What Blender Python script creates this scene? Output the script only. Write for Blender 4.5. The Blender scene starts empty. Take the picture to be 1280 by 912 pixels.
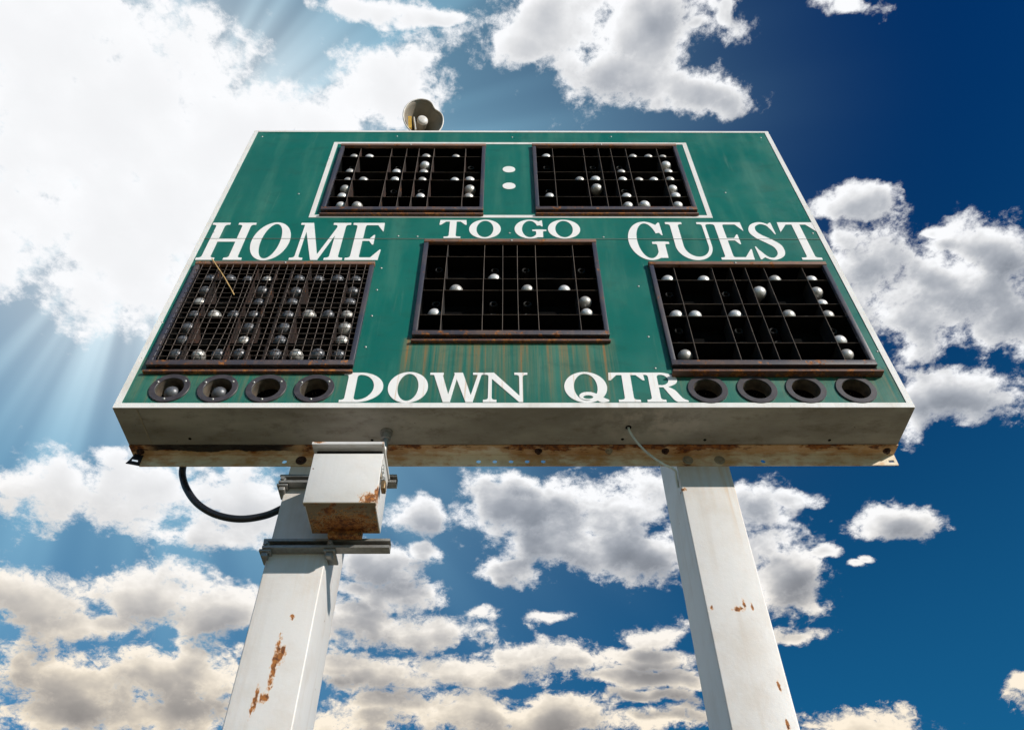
import bpy, bmesh, math, random
import numpy as np
from mathutils import Vector, Matrix

random.seed(7)
scene = bpy.context.scene
COL = scene.collection
R = math.radians
Z0 = 3.935                      # height of the cabinet's bottom edge above the ground

# ------------------------------------------------------------------ camera
cam_data = bpy.data.cameras.new('camera')
cam_data.sensor_width = 36.0
cam_data.lens = 28.51
cam_data.clip_start = 0.05
cam_data.clip_end = 3000.0
cam = bpy.data.objects.new('camera', cam_data)
COL.objects.link(cam)
PITCH, YAW, ROLL = R(48.267), R(0.656), R(-0.496)
fw = Vector((math.sin(YAW) * math.cos(PITCH), math.cos(YAW) * math.cos(PITCH), math.sin(PITCH)))
rt = Vector((math.cos(YAW), -math.sin(YAW), 0))
up = rt.cross(fw)
rt2 = rt * math.cos(ROLL) + up * math.sin(ROLL)
up2 = -rt * math.sin(ROLL) + up * math.cos(ROLL)
mw = Matrix((rt2, up2, -fw)).transposed().to_4x4()
mw.translation = Vector((-0.0384, -2.3153, Z0 - 2.3345))
cam.matrix_world = mw
scene.camera = cam


# ------------------------------------------------------------------ node helpers
class NT:
    """tiny expression layer over a node tree"""
    def __init__(self, tree):
        self.t = tree

    def node(self, kind, **kw):
        n = self.t.nodes.new(kind)
        for k, v in kw.items():
            setattr(n, k, v)
        return n

    def link(self, a, b):
        self.t.links.new(a, b)

    def put(self, sock, v):
        if hasattr(v, 'is_output') or isinstance(v, bpy.types.NodeSocket):
            self.t.links.new(v, sock)
        else:
            sock.default_value = v

    def m(self, op, a, b=None, c=None, clamp=False):
        n = self.node('ShaderNodeMath', operation=op, use_clamp=clamp)
        self.put(n.inputs[0], a)
        if b is not None: self.put(n.inputs[1], b)
        if c is not None: self.put(n.inputs[2], c)
        return n.outputs[0]

    def v(self, op, a, b=None, scale=None):
        n = self.node('ShaderNodeVectorMath', operation=op)
        self.put(n.inputs[0], a)
        if b is not None: self.put(n.inputs[1], b)
        if scale is not None: self.put(n.inputs['Scale'], scale)
        return n.outputs['Value'] if op in ('DOT_PRODUCT', 'LENGTH', 'DISTANCE') else n.outputs[0]

    def xyz(self, vec):
        n = self.node('ShaderNodeSeparateXYZ')
        self.link(vec, n.inputs[0])
        return n.outputs

    def comb(self, x, y, z):
        n = self.node('ShaderNodeCombineXYZ')
        for s, q in zip(n.inputs, (x, y, z)): self.put(s, q)
        return n.outputs[0]

    def noise(self, vec, scale, detail=4.0, rough=0.5, dist=0.0, color=False, dim='3D'):
        n = self.node('ShaderNodeTexNoise', noise_dimensions=dim)
        if dim == '1D': self.put(n.inputs['W'], vec)
        else: self.put(n.inputs['Vector'], vec)
        n.inputs['Scale'].default_value = scale
        n.inputs['Detail'].default_value = detail
        n.inputs['Roughness'].default_value = rough
        n.inputs['Distortion'].default_value = dist
        return n.outputs['Color' if color else 'Fac']

    def ramp(self, x, a, b, lo=0.0, hi=1.0, smooth=True):
        n = self.node('ShaderNodeMapRange', interpolation_type='SMOOTHSTEP' if smooth else 'LINEAR')
        for s, q in zip((0, 1, 2, 3, 4), (x, a, b, lo, hi)): self.put(n.inputs[s], q)
        return n.outputs[0]

    def mixc(self, f, a, b, mode='MIX'):
        n = self.node('ShaderNodeMix', data_type='RGBA', blend_type=mode)
        self.put(n.inputs[0], f)
        for i, q in ((6, a), (7, b)):
            if isinstance(q, tuple): q = (*q, 1.0) if len(q) == 3 else q
            self.put(n.inputs[i], q)
        return n.outputs[2]


# ------------------------------------------------------------------ sun and sky
SUN = Vector((1.10, -1.0, 0.62)).normalized()          # towards the sun
sun_el = math.asin(SUN.z)
sun_az = math.atan2(SUN.x, SUN.y)
sd = bpy.data.lights.new('sun', 'SUN')
sd.energy = 4.6
sd.angle = R(0.53)
sd.color = (1.0, 0.93, 0.84)
sun = bpy.data.objects.new('sun', sd)
COL.objects.link(sun)
sun.rotation_euler = (-SUN).to_track_quat('-Z', 'Y').to_euler()
sun.location = SUN * 30 + Vector((0, 0, Z0))

# cumulus banks of the sky: azimuth from +Y, elevation, half width, half height, tilt (degrees)
CLOUDS = [
    (-56.3,56.1,6.50,4.69,51), (-46.8,57.0,7.09,4.83,42), (-49.6,51.1,6.20,5.48,43), (-40.0,53.3,6.35,5.38,34), (-36.8,58.0,4.50,3.92,33),
    (-39.6,48.1,3.76,3.24,32), (-33.8,61.0,2.78,2.22,30), (-18.9,66.0,3.49,2.47,17), (-26.4,62.5,2.61,1.81,24), (-25.5,70.4,3.05,0.84,24),
    (-11.8,71.5,2.07,0.57,11), (11.0,71.2,5.65,2.34,-10), (25.2,69.3,4.53,2.89,-24), (17.7,67.2,3.65,2.06,-16), (28.4,64.0,3.35,1.09,-26),
    (33.0,62.2,1.31,0.69,-30), (1.2,70.1,2.10,1.45,-1), (51.2,63.1,1.80,0.67,-48), (39.4,52.7,2.15,1.11,-33), (38.4,48.6,3.87,2.79,-31),
    (42.4,45.2,4.61,2.96,-33), (47.2,45.7,2.63,1.91,-38), (38.7,44.1,3.94,2.27,-29), (44.7,41.7,2.41,1.92,-33), (38.9,39.2,3.56,1.78,-27),
    (37.6,50.7,1.89,1.53,-31), (35.6,39.6,1.35,1.77,-25), (44.8,48.1,1.08,0.39,-36), (-36.3,33.7,2.76,2.02,22), (-28.6,35.9,4.63,2.45,18),
    (-22.6,36.9,3.59,2.53,14), (-23.5,34.2,3.00,1.23,14), (-32.8,36.9,1.61,1.01,21), (-8.2,37.9,2.31,1.26,5), (-10.7,34.2,3.24,1.43,6),
    (-8.5,32.5,3.34,1.26,4), (-6.9,35.4,1.20,0.70,4), (-33.6,28.0,3.61,1.66,17), (-26.5,30.0,4.51,1.66,14), (-21.0,29.6,3.22,1.69,11),
    (-29.2,27.5,4.04,1.03,14), (-28.9,24.1,5.27,1.80,13), (-22.8,25.4,4.01,1.88,10), (-29.7,22.1,4.22,1.13,12), (-23.3,23.1,5.56,1.26,9),
    (-11.2,30.1,3.16,1.53,6), (-6.3,30.0,5.08,1.38,3), (-2.8,27.8,3.81,1.10,1), (-9.5,26.7,4.15,1.08,4), (-12.5,27.5,2.57,0.98,6),
    (-8.1,24.8,5.15,1.05,3), (1.2,38.0,4.16,2.31,-1), (7.6,37.7,6.24,2.52,-5), (10.2,34.7,4.79,2.14,-6), (4.6,35.4,4.37,1.84,-3),
    (1.3,40.1,2.24,0.83,-1), (0.2,33.8,2.19,0.90,-0), (21.4,36.0,2.27,1.90,-13), (22.0,31.6,2.81,2.03,-12), (22.4,30.0,2.02,0.90,-12),
    (21.1,33.4,1.99,1.55,-12), (24.1,36.1,1.78,0.68,-15), (30.1,33.3,2.26,0.90,-18), (21.9,28.1,1.76,0.63,-11), (27.0,31.3,0.61,0.30,-15),
    (27.7,31.4,0.42,0.25,-15), (25.0,32.3,1.24,0.45,-14), (11.2,29.8,2.85,0.91,-6), (9.5,28.3,4.54,0.90,-5), (5.3,28.0,3.67,1.10,-3),
    (1.1,28.7,2.66,0.91,-1), (7.5,26.8,3.87,0.69,-4), (11.5,26.4,2.63,0.58,-5), (10.2,25.5,2.83,0.43,-5), (-3.6,24.9,5.70,1.30,1),
    (3.3,24.7,6.15,1.29,-2), (10.0,24.1,4.48,0.80,-4), (23.7,22.4,3.41,0.85,-10), (-9.7,24.1,4.58,1.13,4), (33.3,22.7,0.59,0.39,-14),
    (-2.0,31.3,1.62,0.47,1), (16.3,28.5,1.20,0.40,-8), (3.6,31.0,1.61,0.46,-2), (-12.0,32.3,1.59,0.52,6), (-17.6,33.5,1.34,0.52,10),
    (15.8,32.1,1.55,0.72,-9), (15.7,25.9,1.28,0.38,-7), (-60.5,49.3,5.34,6.13,53), (-51.7,43.6,3.51,2.70,41), (-39.9,27.1,3.42,1.98,21),
    (-37.4,22.2,4.12,2.09,16), (51.3,41.0,3.21,2.72,-39), (36.4,21.0,2.82,0.83,-15), (33.2,67.7,1.10,0.66,-31), (37.3,67.0,0.59,1.02,-35),
]


def dir_of(az, el):
    az, el = R(az), R(el)
    return Vector((math.sin(az) * math.cos(el), math.cos(az) * math.cos(el), math.sin(el)))


def build_world():
    w = bpy.data.worlds.new('World')
    scene.world = w
    w.use_nodes = True
    t = w.node_tree
    t.nodes.clear()
    g = NT(t)
    out = g.node('ShaderNodeOutputWorld')
    tc = g.node('ShaderNodeTexCoord').outputs['Generated']
    d = g.v('NORMALIZE', tc)
    dx, dy, dz = g.xyz(d)
    # clear sky
    sky = g.node('ShaderNodeTexSky', sky_type='NISHITA')
    sky.sun_disc = False
    sky.sun_elevation = sun_el
    sky.sun_rotation = sun_az
    sky.altitude = 300.0
    sky.air_density = 1.0
    sky.dust_density = 0.4
    sky.ozone_density = 3.0
    deep = g.mixc(g.ramp(dz, math.sin(R(66)), math.sin(R(24))), (0.006, 0.27, 0.62), (0.075, 0.60, 0.82))
    col = g.mixc(1.0, sky.outputs[0], deep, 'MULTIPLY')
    bg_sky = g.node('ShaderNodeBackground')
    g.link(col, bg_sky.inputs[0])
    bg_sky.inputs[1].default_value = 0.10

    # thin veil of lit haze round the break in the clouds, fanned into shafts
    gd = dir_of(-40.5, 53.5)
    gr = Vector((math.cos(R(-40.5)), -math.sin(R(-40.5)), 0))
    gu = gr.cross(gd)
    ca = g.v('DOT_PRODUCT', d, tuple(gd))
    ax = g.v('DOT_PRODUCT', d, tuple(gr))
    ay = g.v('DOT_PRODUCT', d, tuple(gu))
    phi = g.m('ARCTAN2', ay, ax)
    shaft = g.noise(g.comb(g.m('COSINE', phi), g.m('SINE', phi), 0.0), 4.5, 2.0, 0.5)
    shaft = g.ramp(shaft, 0.38, 0.66, 0.60, 1.05)
    ang = g.m('ARCCOSINE', ca)
    fall = g.m('POWER', g.ramp(ang, R(54), R(3), 0.0, 1.0, True), 1.5)
    core = g.ramp(ang, R(21), R(5))
    veil = g.m('MULTIPLY', fall, g.m('MULTIPLY', shaft, 0.95), clamp=True)

    bg_veil = g.node('ShaderNodeBackground')
    g.link(g.mixc(core, (0.33, 0.64, 0.83), (0.84, 0.95, 1.0)), bg_veil.inputs[0])
    bg_veil.inputs[1].default_value = 1.0
    clear = g.node('ShaderNodeMixShader')
    g.link(veil, clear.inputs[0]); g.link(bg_sky.outputs[0], clear.inputs[1]); g.link(bg_veil.outputs[0], clear.inputs[2])
    clear = clear.outputs[0]
    low = g.ramp(dz, math.sin(R(37)), math.sin(R(22)))
    white = g.mixc(low, (0.97, 0.98, 1.0), (1.0, 0.885, 0.72))
    shade = g.mixc(low, (0.70, 0.78, 0.92), (0.84, 0.79, 0.76))
    high = g.ramp(dz, math.sin(R(40)), math.sin(R(66)), -0.80, -0.46)
    near_glow = g.m('MULTIPLY', g.ramp(ang, R(35), R(12)), 0.87)
    LIT = Vector((-0.25, 0.0, 1.0)).normalized()
    eps = 0.024
    up1, up2 = tuple(LIT * 0.014), tuple(LIT * 0.032)

    def coat(alpha, lum, under=None):
        # close to the glow the haze in front lifts every shade towards white
        lit = g.m('ADD', g.m('MULTIPLY', lum, g.m('SUBTRACT', 1.0, near_glow)), g.m('MULTIPLY', near_glow, 1.0))
        lum = g.m('MINIMUM', lit, 1.0)
        col = g.v('SCALE', g.mixc(g.ramp(lum, 0.25, 0.85), shade, white), scale=lum)
        bg = g.node('ShaderNodeBackground')
        g.link(col, bg.inputs[0])
        bg.inputs[1].default_value = 1.0
        m = g.node('ShaderNodeMixShader')
        g.link(alpha, m.inputs[0]); g.link(under or clear, m.inputs[1]); g.link(bg.outputs[0], m.inputs[2])
        return m.outputs[0]

    def cumulus(banks):
        """the clear sky behind the cloud banks"""
        warp = g.noise(d, 9.0, 3.0, 0.5, color=True)
        dw = g.v('ADD', d, g.v('SCALE', g.v('SUBTRACT', warp, (0.5, 0.5, 0.5)), scale=0.055))
        best = None
        for r1, u1 in banks:
            # offsets from the bank's centre (the dot products vanish there), at the direction itself and a little further up
            q = g.comb(g.v('DOT_PRODUCT', dw, tuple(r1)), g.v('DOT_PRODUCT', dw, tuple(u1)), 0.0)
            q2 = g.v('ADD', q, (LIT.dot(r1) * eps, LIT.dot(u1) * eps, 0.0))
            l = g.comb(g.v('LENGTH', q), g.v('LENGTH', q2), 0.0)
            best = l if best is None else g.v('MINIMUM', best, l)
        f1, f2, _ = g.xyz(best)
        flat = g.v('MULTIPLY', d, (1.0, 1.0, 1.55))

        def puff(p, octaves):
            n = g.node('ShaderNodeTexVoronoi', feature='F1', normalize=True)
            g.link(p, n.inputs['Vector'])
            n.inputs['Scale'].default_value = 19.0
            n.inputs['Detail'].default_value = octaves
            n.inputs['Roughness'].default_value = 0.55
            return n.outputs['Distance']

        wob = g.noise(flat, 26.0, 4.0, 0.6, color=True)
        flat_w = g.v('ADD', flat, g.v('SCALE', g.v('SUBTRACT', wob, (0.5, 0.5, 0.5)), scale=0.045))
        na = g.noise(flat, 15.0, 10.0, 0.64)
        nb = g.noise(g.v('ADD', flat, up1), 15.0, 4.0, 0.58)
        nc = g.noise(g.v('ADD', flat, up2), 15.0, 2.0, 0.50)
        va = puff(flat_w, 2.0)
        vb = puff(g.v('ADD', flat_w, up1), 1.0)

        def density(base, n, v):
            x = g.m('MULTIPLY_ADD', g.m('SUBTRACT', n, 0.52), 2.85, base)
            return x if v is None else g.m('MULTIPLY_ADD', g.m('SUBTRACT', 0.36, v), 1.25, x)

        den = density(g.m('SUBTRACT', 1.0, f1), na, va)
        nh = g.noise(flat_w, 62.0, 6.0, 0.66)
        den = g.m('MULTIPLY_ADD', g.m('SUBTRACT', nh, 0.5), g.m('MULTIPLY_ADD', low, 0.75, 0.80), den)
        den = g.m('MULTIPLY_ADD', core, 0.14, den)
        den_b = g.m('MAXIMUM', density(g.m('SUBTRACT', 1.0, g.m('MULTIPLY_ADD', f2, 0.4, g.m('MULTIPLY', f1, 0.6))), nb, vb), 0.0)
        den_c = g.m('MAXIMUM', density(g.m('SUBTRACT', 1.0, f2), nc, None), 0.0)
        alpha = g.m('POWER', g.ramp(den, -0.10, 0.50), 1.15)
        # light reaching a point: what stands above it, near and further off
        tau = g.m('ADD', g.m('MULTIPLY', den_b, 1.10), g.m('MULTIPLY', den_c, 1.05))
        tr = g.m('EXPONENT', g.m('MULTIPLY', tau, high))
        lum = g.m('MULTIPLY_ADD', tr, 0.95, 0.20)
        thin = g.ramp(den, 0.0, 0.8)
        lum = g.m('ADD', lum, g.m('MULTIPLY', g.m('SUBTRACT', 1.0, thin), 0.20))
        return coat(alpha, lum)

    banks = []
    for az, el, a, b, tilt in CLOUDS:
        c = dir_of(az, el)
        r = Vector((math.cos(R(az)), -math.sin(R(az)), 0))
        u = r.cross(c)
        ct, st = math.cos(R(tilt)), math.sin(R(tilt))
        k = 1.24 if el > 42 else 1.17 if el > 31 else 1.13
        banks.append(((r * ct + u * st) / math.sin(R(a * k)), (-r * st + u * ct) / math.sin(R(b * k))))
    banks_here = cumulus(banks)
    view = dir_of(0.7, 48.3)
    # further round, scattered cumulus of the same kind
    cv = g.v('DOT_PRODUCT', d, tuple(view))
    n0 = g.noise(d, 4.0, 6.0, 0.58)
    n0b = g.noise(g.v('ADD', d, up2), 4.0, 3.0, 0.55)
    rim = g.ramp(cv, math.cos(R(39.5)), math.cos(R(50)), -1.0, 0.0)
    far_a = g.ramp(g.m('ADD', n0, rim), 0.52, 0.60)
    far_l = g.m('MULTIPLY_ADD', g.ramp(n0b, 0.45, 0.72), -0.45, 0.95)
    around = coat(far_a, far_l, banks_here)
    g.link(around, out.inputs[0])
    w.cycles.sampling_method = 'NONE'


build_world()
scene.view_settings.view_transform = 'Standard'
scene.view_settings.look = 'None'
scene.view_settings.gamma = 1.0
scene.view_settings.use_curve_mapping = False
scene.view_settings.exposure = 0.0
scene.render.engine = 'CYCLES'
scene.cycles.max_bounces = 6
scene.cycles.use_adaptive_sampling = True
scene.cycles.adaptive_threshold = 0.02
scene.cycles.adaptive_min_samples = 8


# ------------------------------------------------------------------ materials
def new_mat(name):
    m = bpy.data.materials.new(name)
    m.use_nodes = True
    t = m.node_tree
    t.nodes.clear()
    g = NT(t)
    out = g.node('ShaderNodeOutputMaterial')
    b = g.node('ShaderNodeBsdfPrincipled')
    g.link(b.outputs[0], out.inputs[0])
    return m, g, b


def bump(g, b, h, strength=0.3, dist=0.002):
    n = g.node('ShaderNodeBump')
    n.inputs['Strength'].default_value = strength
    n.inputs['Distance'].default_value = dist
    g.link(h, n.inputs['Height'])
    g.link(n.outputs[0], b.inputs['Normal'])


def obj_co(g):
    return g.node('ShaderNodeTexCoord').outputs['Object']


def world_co(g):
    return g.node('ShaderNodeNewGeometry').outputs['Position']


RUST_A, RUST_B = (0.10, 0.032, 0.012), (0.40, 0.145, 0.030)


def rust_colour(g, co):
    n = g.noise(co, 70.0, 5.0, 0.65)
    return g.mixc(g.ramp(n, 0.35, 0.65), RUST_A, RUST_B)


def ellipse_zone(g, co, c, rad):
    """1 at the centre of an ellipsoid, 0 at its rim"""
    q = g.v('DIVIDE', g.v('SUBTRACT', co, c), rad)
    return g.m('SUBTRACT', 1.0, g.v('LENGTH', q), clamp=True)


def painted(name, colour, rough=0.4, dirt=(0.25, 0.21, 0.16), dirt_amt=0.25, rust=0.0, zones=(), speck=0.0,
            scale=1.0, metallic=0.0, zone_gain=1.0, drips=()):
    """paint with dirt, overall rust (0..1), rust gathered in zones (centre, radii), tiny rust specks"""
    m, g, b = new_mat(name)
    co = world_co(g)
    c = g.mixc(g.m('MULTIPLY', g.ramp(g.noise(co, 5.0 * scale, 6.0, 0.6), 0.42, 0.72), dirt_amt), colour, dirt)
    st = g.noise(g.v('MULTIPLY', co, (22.0, 22.0, 1.4)), scale, 3.0, 0.5)
    c = g.mixc(g.m('MULTIPLY', g.ramp(st, 0.52, 0.75), dirt_amt * 0.8), c, dirt)
    for x0, x1, zt, ln, gain in drips:
        px, py, pz = g.xyz(co)
        sn = g.noise(g.v('MULTIPLY', co, (55.0, 3.0, 1.6)), 1.0, 4.0, 0.6)
        k = g.m('MULTIPLY', g.ramp(px, x0 - 0.012, x0 + 0.012), g.ramp(px, x1 + 0.004, x1 - 0.002))
        k = g.m('MULTIPLY', k, g.ramp(pz, Z0 + zt - ln, Z0 + zt))
        k = g.m('MULTIPLY', g.m('MULTIPLY', k, g.ramp(sn, 0.40, 0.70)), gain, clamp=True)
        c = g.mixc(g.m('MULTIPLY', k, 0.7), c, (0.56, 0.36, 0.17))
    mask = None
    n = g.noise(co, 26.0 * scale, 7.0, 0.68)
    nf = g.noise(g.v('MULTIPLY', co, (1.0, 1.0, 0.6)), 95.0, 6.0, 0.72)
    halo = None
    if rust > 0:
        mask = g.ramp(n, 0.72 - 0.35 * rust, 0.80 - 0.33 * rust)
    for zc, zr in zones:
        z = ellipse_zone(g, co, (zc[0], zc[1], zc[2] + Z0), zr)
        k = g.m('ADD', nf, g.m('MULTIPLY', z, 0.42 * zone_gain))
        k1 = g.m('MULTIPLY', g.ramp(k, 0.70, 0.75), g.ramp(z, 0.0, 0.12))
        k2 = g.m('MULTIPLY', g.ramp(k, 0.60, 0.74), g.ramp(z, 0.0, 0.20))
        mask = k1 if mask is None else g.m('MAXIMUM', mask, k1)
        halo = k2 if halo is None else g.m('MAXIMUM', halo, k2)
    if halo is not None:
        c = g.mixc(g.m('MULTIPLY', halo, 0.8), c, (0.66, 0.31, 0.075))
    if speck > 0:
        s = g.noise(co, 60.0, 2.0, 0.5)
        k = g.ramp(s, 0.80 - 0.1 * speck, 0.82 - 0.1 * speck)
        mask = k if mask is None else g.m('MAXIMUM', mask, k)
    if mask is not None:
        # a stained halo round the rust
        c = g.mixc(mask, c, rust_colour(g, co))
        g.link(g.m('MULTIPLY_ADD', mask, 0.8 - rough, rough), b.inputs['Roughness'])
        hgt = g.m('ADD', g.noise(co, 90.0, 3.0, 0.6), g.m('MULTIPLY', mask, -1.2))
        bump(g, b, hgt, 0.35, 0.0015)
    else:
        b.inputs['Roughness'].default_value = rough
        bump(g, b, g.noise(co, 12.0, 4.0, 0.5), 0.10, 0.003)
    g.link(c, b.inputs['Base Color'])
    b.inputs['Metallic'].default_value = metallic
    return m


def plain(name, colour, rough=0.5, metallic=0.0, var=0.25, scale=30.0, spec=0.5):
    m, g, b = new_mat(name)
    co = world_co(g)
    dark = tuple(q * (1 - var) for q in colour)
    g.link(g.mixc(g.ramp(g.noise(co, scale, 5.0, 0.6), 0.3, 0.7), dark, colour), b.inputs['Base Color'])
    b.inputs['Roughness'].default_value = rough
    b.inputs['Metallic'].default_value = metallic
    b.inputs['Specular IOR Level'].default_value = spec
    return m


def green_face():
    m, g, b = new_mat('green_enamel')
    co = g.v('SUBTRACT', world_co(g), (0.0, 0.0, Z0))
    x, y, z = g.xyz(co)
    base = g.mixc(g.ramp(g.noise(co, 1.6, 4.0, 0.55), 0.35, 0.65), (0.001, 0.122, 0.094), (0.003, 0.140, 0.106))
    # chalky fading in soft vertical bands, and darker touch-ups of paint
    chalk = g.noise(g.v('MULTIPLY', co, (9.0, 1.0, 1.1)), 1.0, 5.0, 0.6)
    base = g.mixc(g.m('MULTIPLY', g.ramp(chalk, 0.46, 0.72), 0.42), base, (0.075, 0.225, 0.165))
    touch = g.ramp(g.noise(g.v('MULTIPLY', co, (3.0, 1.0, 7.0)), 1.0, 3.0, 0.5, 0.4), 0.63, 0.68)
    base = g.mixc(g.m('MULTIPLY', touch, 0.55), base, (0.003, 0.105, 0.075))
    # runs of rust below the window sills: strongest at the sill, thinning downwards
    run_n = g.noise(g.comb(g.m('MULTIPLY', x, 58.0), 0.0, g.m('MULTIPLY', z, 1.1)), 1.0, 4.0, 0.62)
    fine = g.noise(co, 42.0, 4.0, 0.6)
    total = None
    for x0, x1, zt, length, gain in ((-0.47, 0.44, 0.43, 0.60, 1.0), (-1.57, -0.70, 0.24, 0.34, 0.75),
                                     (0.66, 1.56, 0.20, 0.30, 0.5), (-1.62, -1.50, 0.30, 0.45, 0.9), (-0.73, -0.69, 0.25, 0.42, 1.6),
                                     (1.44, 1.60, 0.24, 0.36, 1.0), (-0.50, -0.44, 0.43, 0.5, 1.8), (0.40, 0.445, 0.43, 0.5, 1.9)):
        inx = g.m('MULTIPLY', g.ramp(x, x0 - 0.01, x0 + 0.04), g.ramp(x, x1 + 0.01, x1 - 0.04))
        inz = g.m('MULTIPLY', g.ramp(z, zt - length, zt - 0.01), g.ramp(z, zt + 0.02, zt))
        k = g.m('MULTIPLY', g.m('MULTIPLY', inx, inz), gain)
        total = k if total is None else g.m('MAXIMUM', total, k)
    run = g.m('MULTIPLY', g.ramp(run_n, 0.52, 0.72), total, clamp=True)
    wash = g.m('MULTIPLY', g.m('MULTIPLY', total, g.ramp(run_n, 0.30, 0.60)), 0.50, clamp=True)
    base = g.mixc(wash, base, (0.20, 0.185, 0.09))
    base = g.mixc(g.m('MULTIPLY', run, g.ramp(fine, 0.2, 0.6, 0.42, 0.78)), base, (0.30, 0.135, 0.035))
    mott = g.noise(g.v('MULTIPLY', co, (2.2, 1.0, 4.0)), 2.6, 7.0, 0.68, 0.5)
    base = g.mixc(g.m('MULTIPLY', g.ramp(mott, 0.50, 0.72), 0.42), base, (0.010, 0.085, 0.062))
    pale = g.noise(g.v('MULTIPLY', co, (30.0, 1.0, 2.2)), 1.0, 4.0, 0.6)
    base = g.mixc(g.m('MULTIPLY', g.ramp(pale, 0.60, 0.80), 0.22), base, (0.25, 0.34, 0.27))
    # pale scuffs
    sc = g.noise(g.v('MULTIPLY', co, (1.0, 1.0, 1.6)), 24.0, 6.0, 0.75, 0.6)
    base = g.mixc(g.m('MULTIPLY', g.ramp(sc, 0.71, 0.75), 0.55), base, (0.50, 0.56, 0.50))
    spk = g.ramp(g.noise(co, 75.0, 1.0, 0.5), 0.77, 0.79)
    base = g.mixc(g.m('MULTIPLY', spk, 0.7), base, (0.03, 0.035, 0.025))
    g.link(base, b.inputs['Base Color'])
    g.link(g.ramp(g.noise(co, 3.0, 5.0, 0.6), 0.3, 0.7, 0.30, 0.52), b.inputs['Roughness'])
    # sheet-metal waviness
    h = g.m('ADD', g.noise(co, 2.2, 2.0, 0.4), g.m('MULTIPLY', g.noise(co, 40.0, 3.0, 0.5), 0.015))
    bump(g, b, h, 0.25, 0.02)
    return m


def letter_white():
    m, g, b = new_mat('letter_white')
    co = g.v('SUBTRACT', world_co(g), (0.0, 0.0, Z0))
    x, y, z = g.xyz(co)
    c = g.mixc(g.m('MULTIPLY', g.ramp(g.noise(co, 9.0, 6.0, 0.6), 0.45, 0.75), 0.35), (0.86, 0.85, 0.84), (0.70, 0.68, 0.64))
    chip = g.ramp(g.noise(co, 30.0, 7.0, 0.76, 0.4), 0.675, 0.70)
    c = g.mixc(g.m('MULTIPLY', chip, 0.6), c, (0.20, 0.30, 0.24))
    run = g.ramp(g.noise(g.comb(g.m('MULTIPLY', x, 46.0), 0.0, g.m('MULTIPLY', z, 1.1)), 1.0, 4.0, 0.62), 0.55, 0.72)
    run = g.m('MULTIPLY', run, g.ramp(z, 0.40, 0.10))
    c = g.mixc(g.m('MULTIPLY', run, 0.55), c, (0.55, 0.30, 0.10))
    g.link(c, b.inputs['Base Color'])
    b.inputs['Roughness'].default_value = 0.42
    return m


def underside_mat():
    m, g, b = new_mat('cabinet_underside')
    co = g.v('SUBTRACT', world_co(g), (0.0, 0.0, Z0))
    c = g.mixc(g.ramp(g.noise(g.v('MULTIPLY', co, (1.2, 3.0, 1.0)), 1.5, 5.0, 0.6), 0.35, 0.70), (0.27, 0.245, 0.205), (0.46, 0.43, 0.375))
    c = g.mixc(g.m('MULTIPLY', g.ramp(g.noise(g.v('MULTIPLY', co, (1.0, 1.8, 1.0)), 7.0, 8.0, 0.74), 0.48, 0.70), 0.65), c, (0.15, 0.125, 0.09))
    spots = g.ramp(g.noise(g.v('MULTIPLY', co, (1.0, 2.0, 1.0)), 42.0, 3.0, 0.6), 0.68, 0.72)
    here = g.ramp(g.noise(co, 1.3, 1.0, 0.5), 0.38, 0.55)
    c = g.mixc(g.m('MULTIPLY', g.m('MULTIPLY', spots, here), 0.8), c, (0.06, 0.045, 0.035))
    pale = g.m('MULTIPLY', ellipse_zone(g, co, (0.55, 0.08, 0.0), (0.35, 0.16, 0.5)), g.ramp(g.noise(co, 14.0, 5.0, 0.65), 0.4, 0.65))  # warm highlight painted into the panel's colour
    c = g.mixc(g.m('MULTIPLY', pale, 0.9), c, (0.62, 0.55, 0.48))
    g.link(c, b.inputs['Base Color'])
    b.inputs['Roughness'].default_value = 0.45
    bump(g, b, g.noise(co, 4.0, 4.0, 0.55), 0.25, 0.008)
    return m


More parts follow.
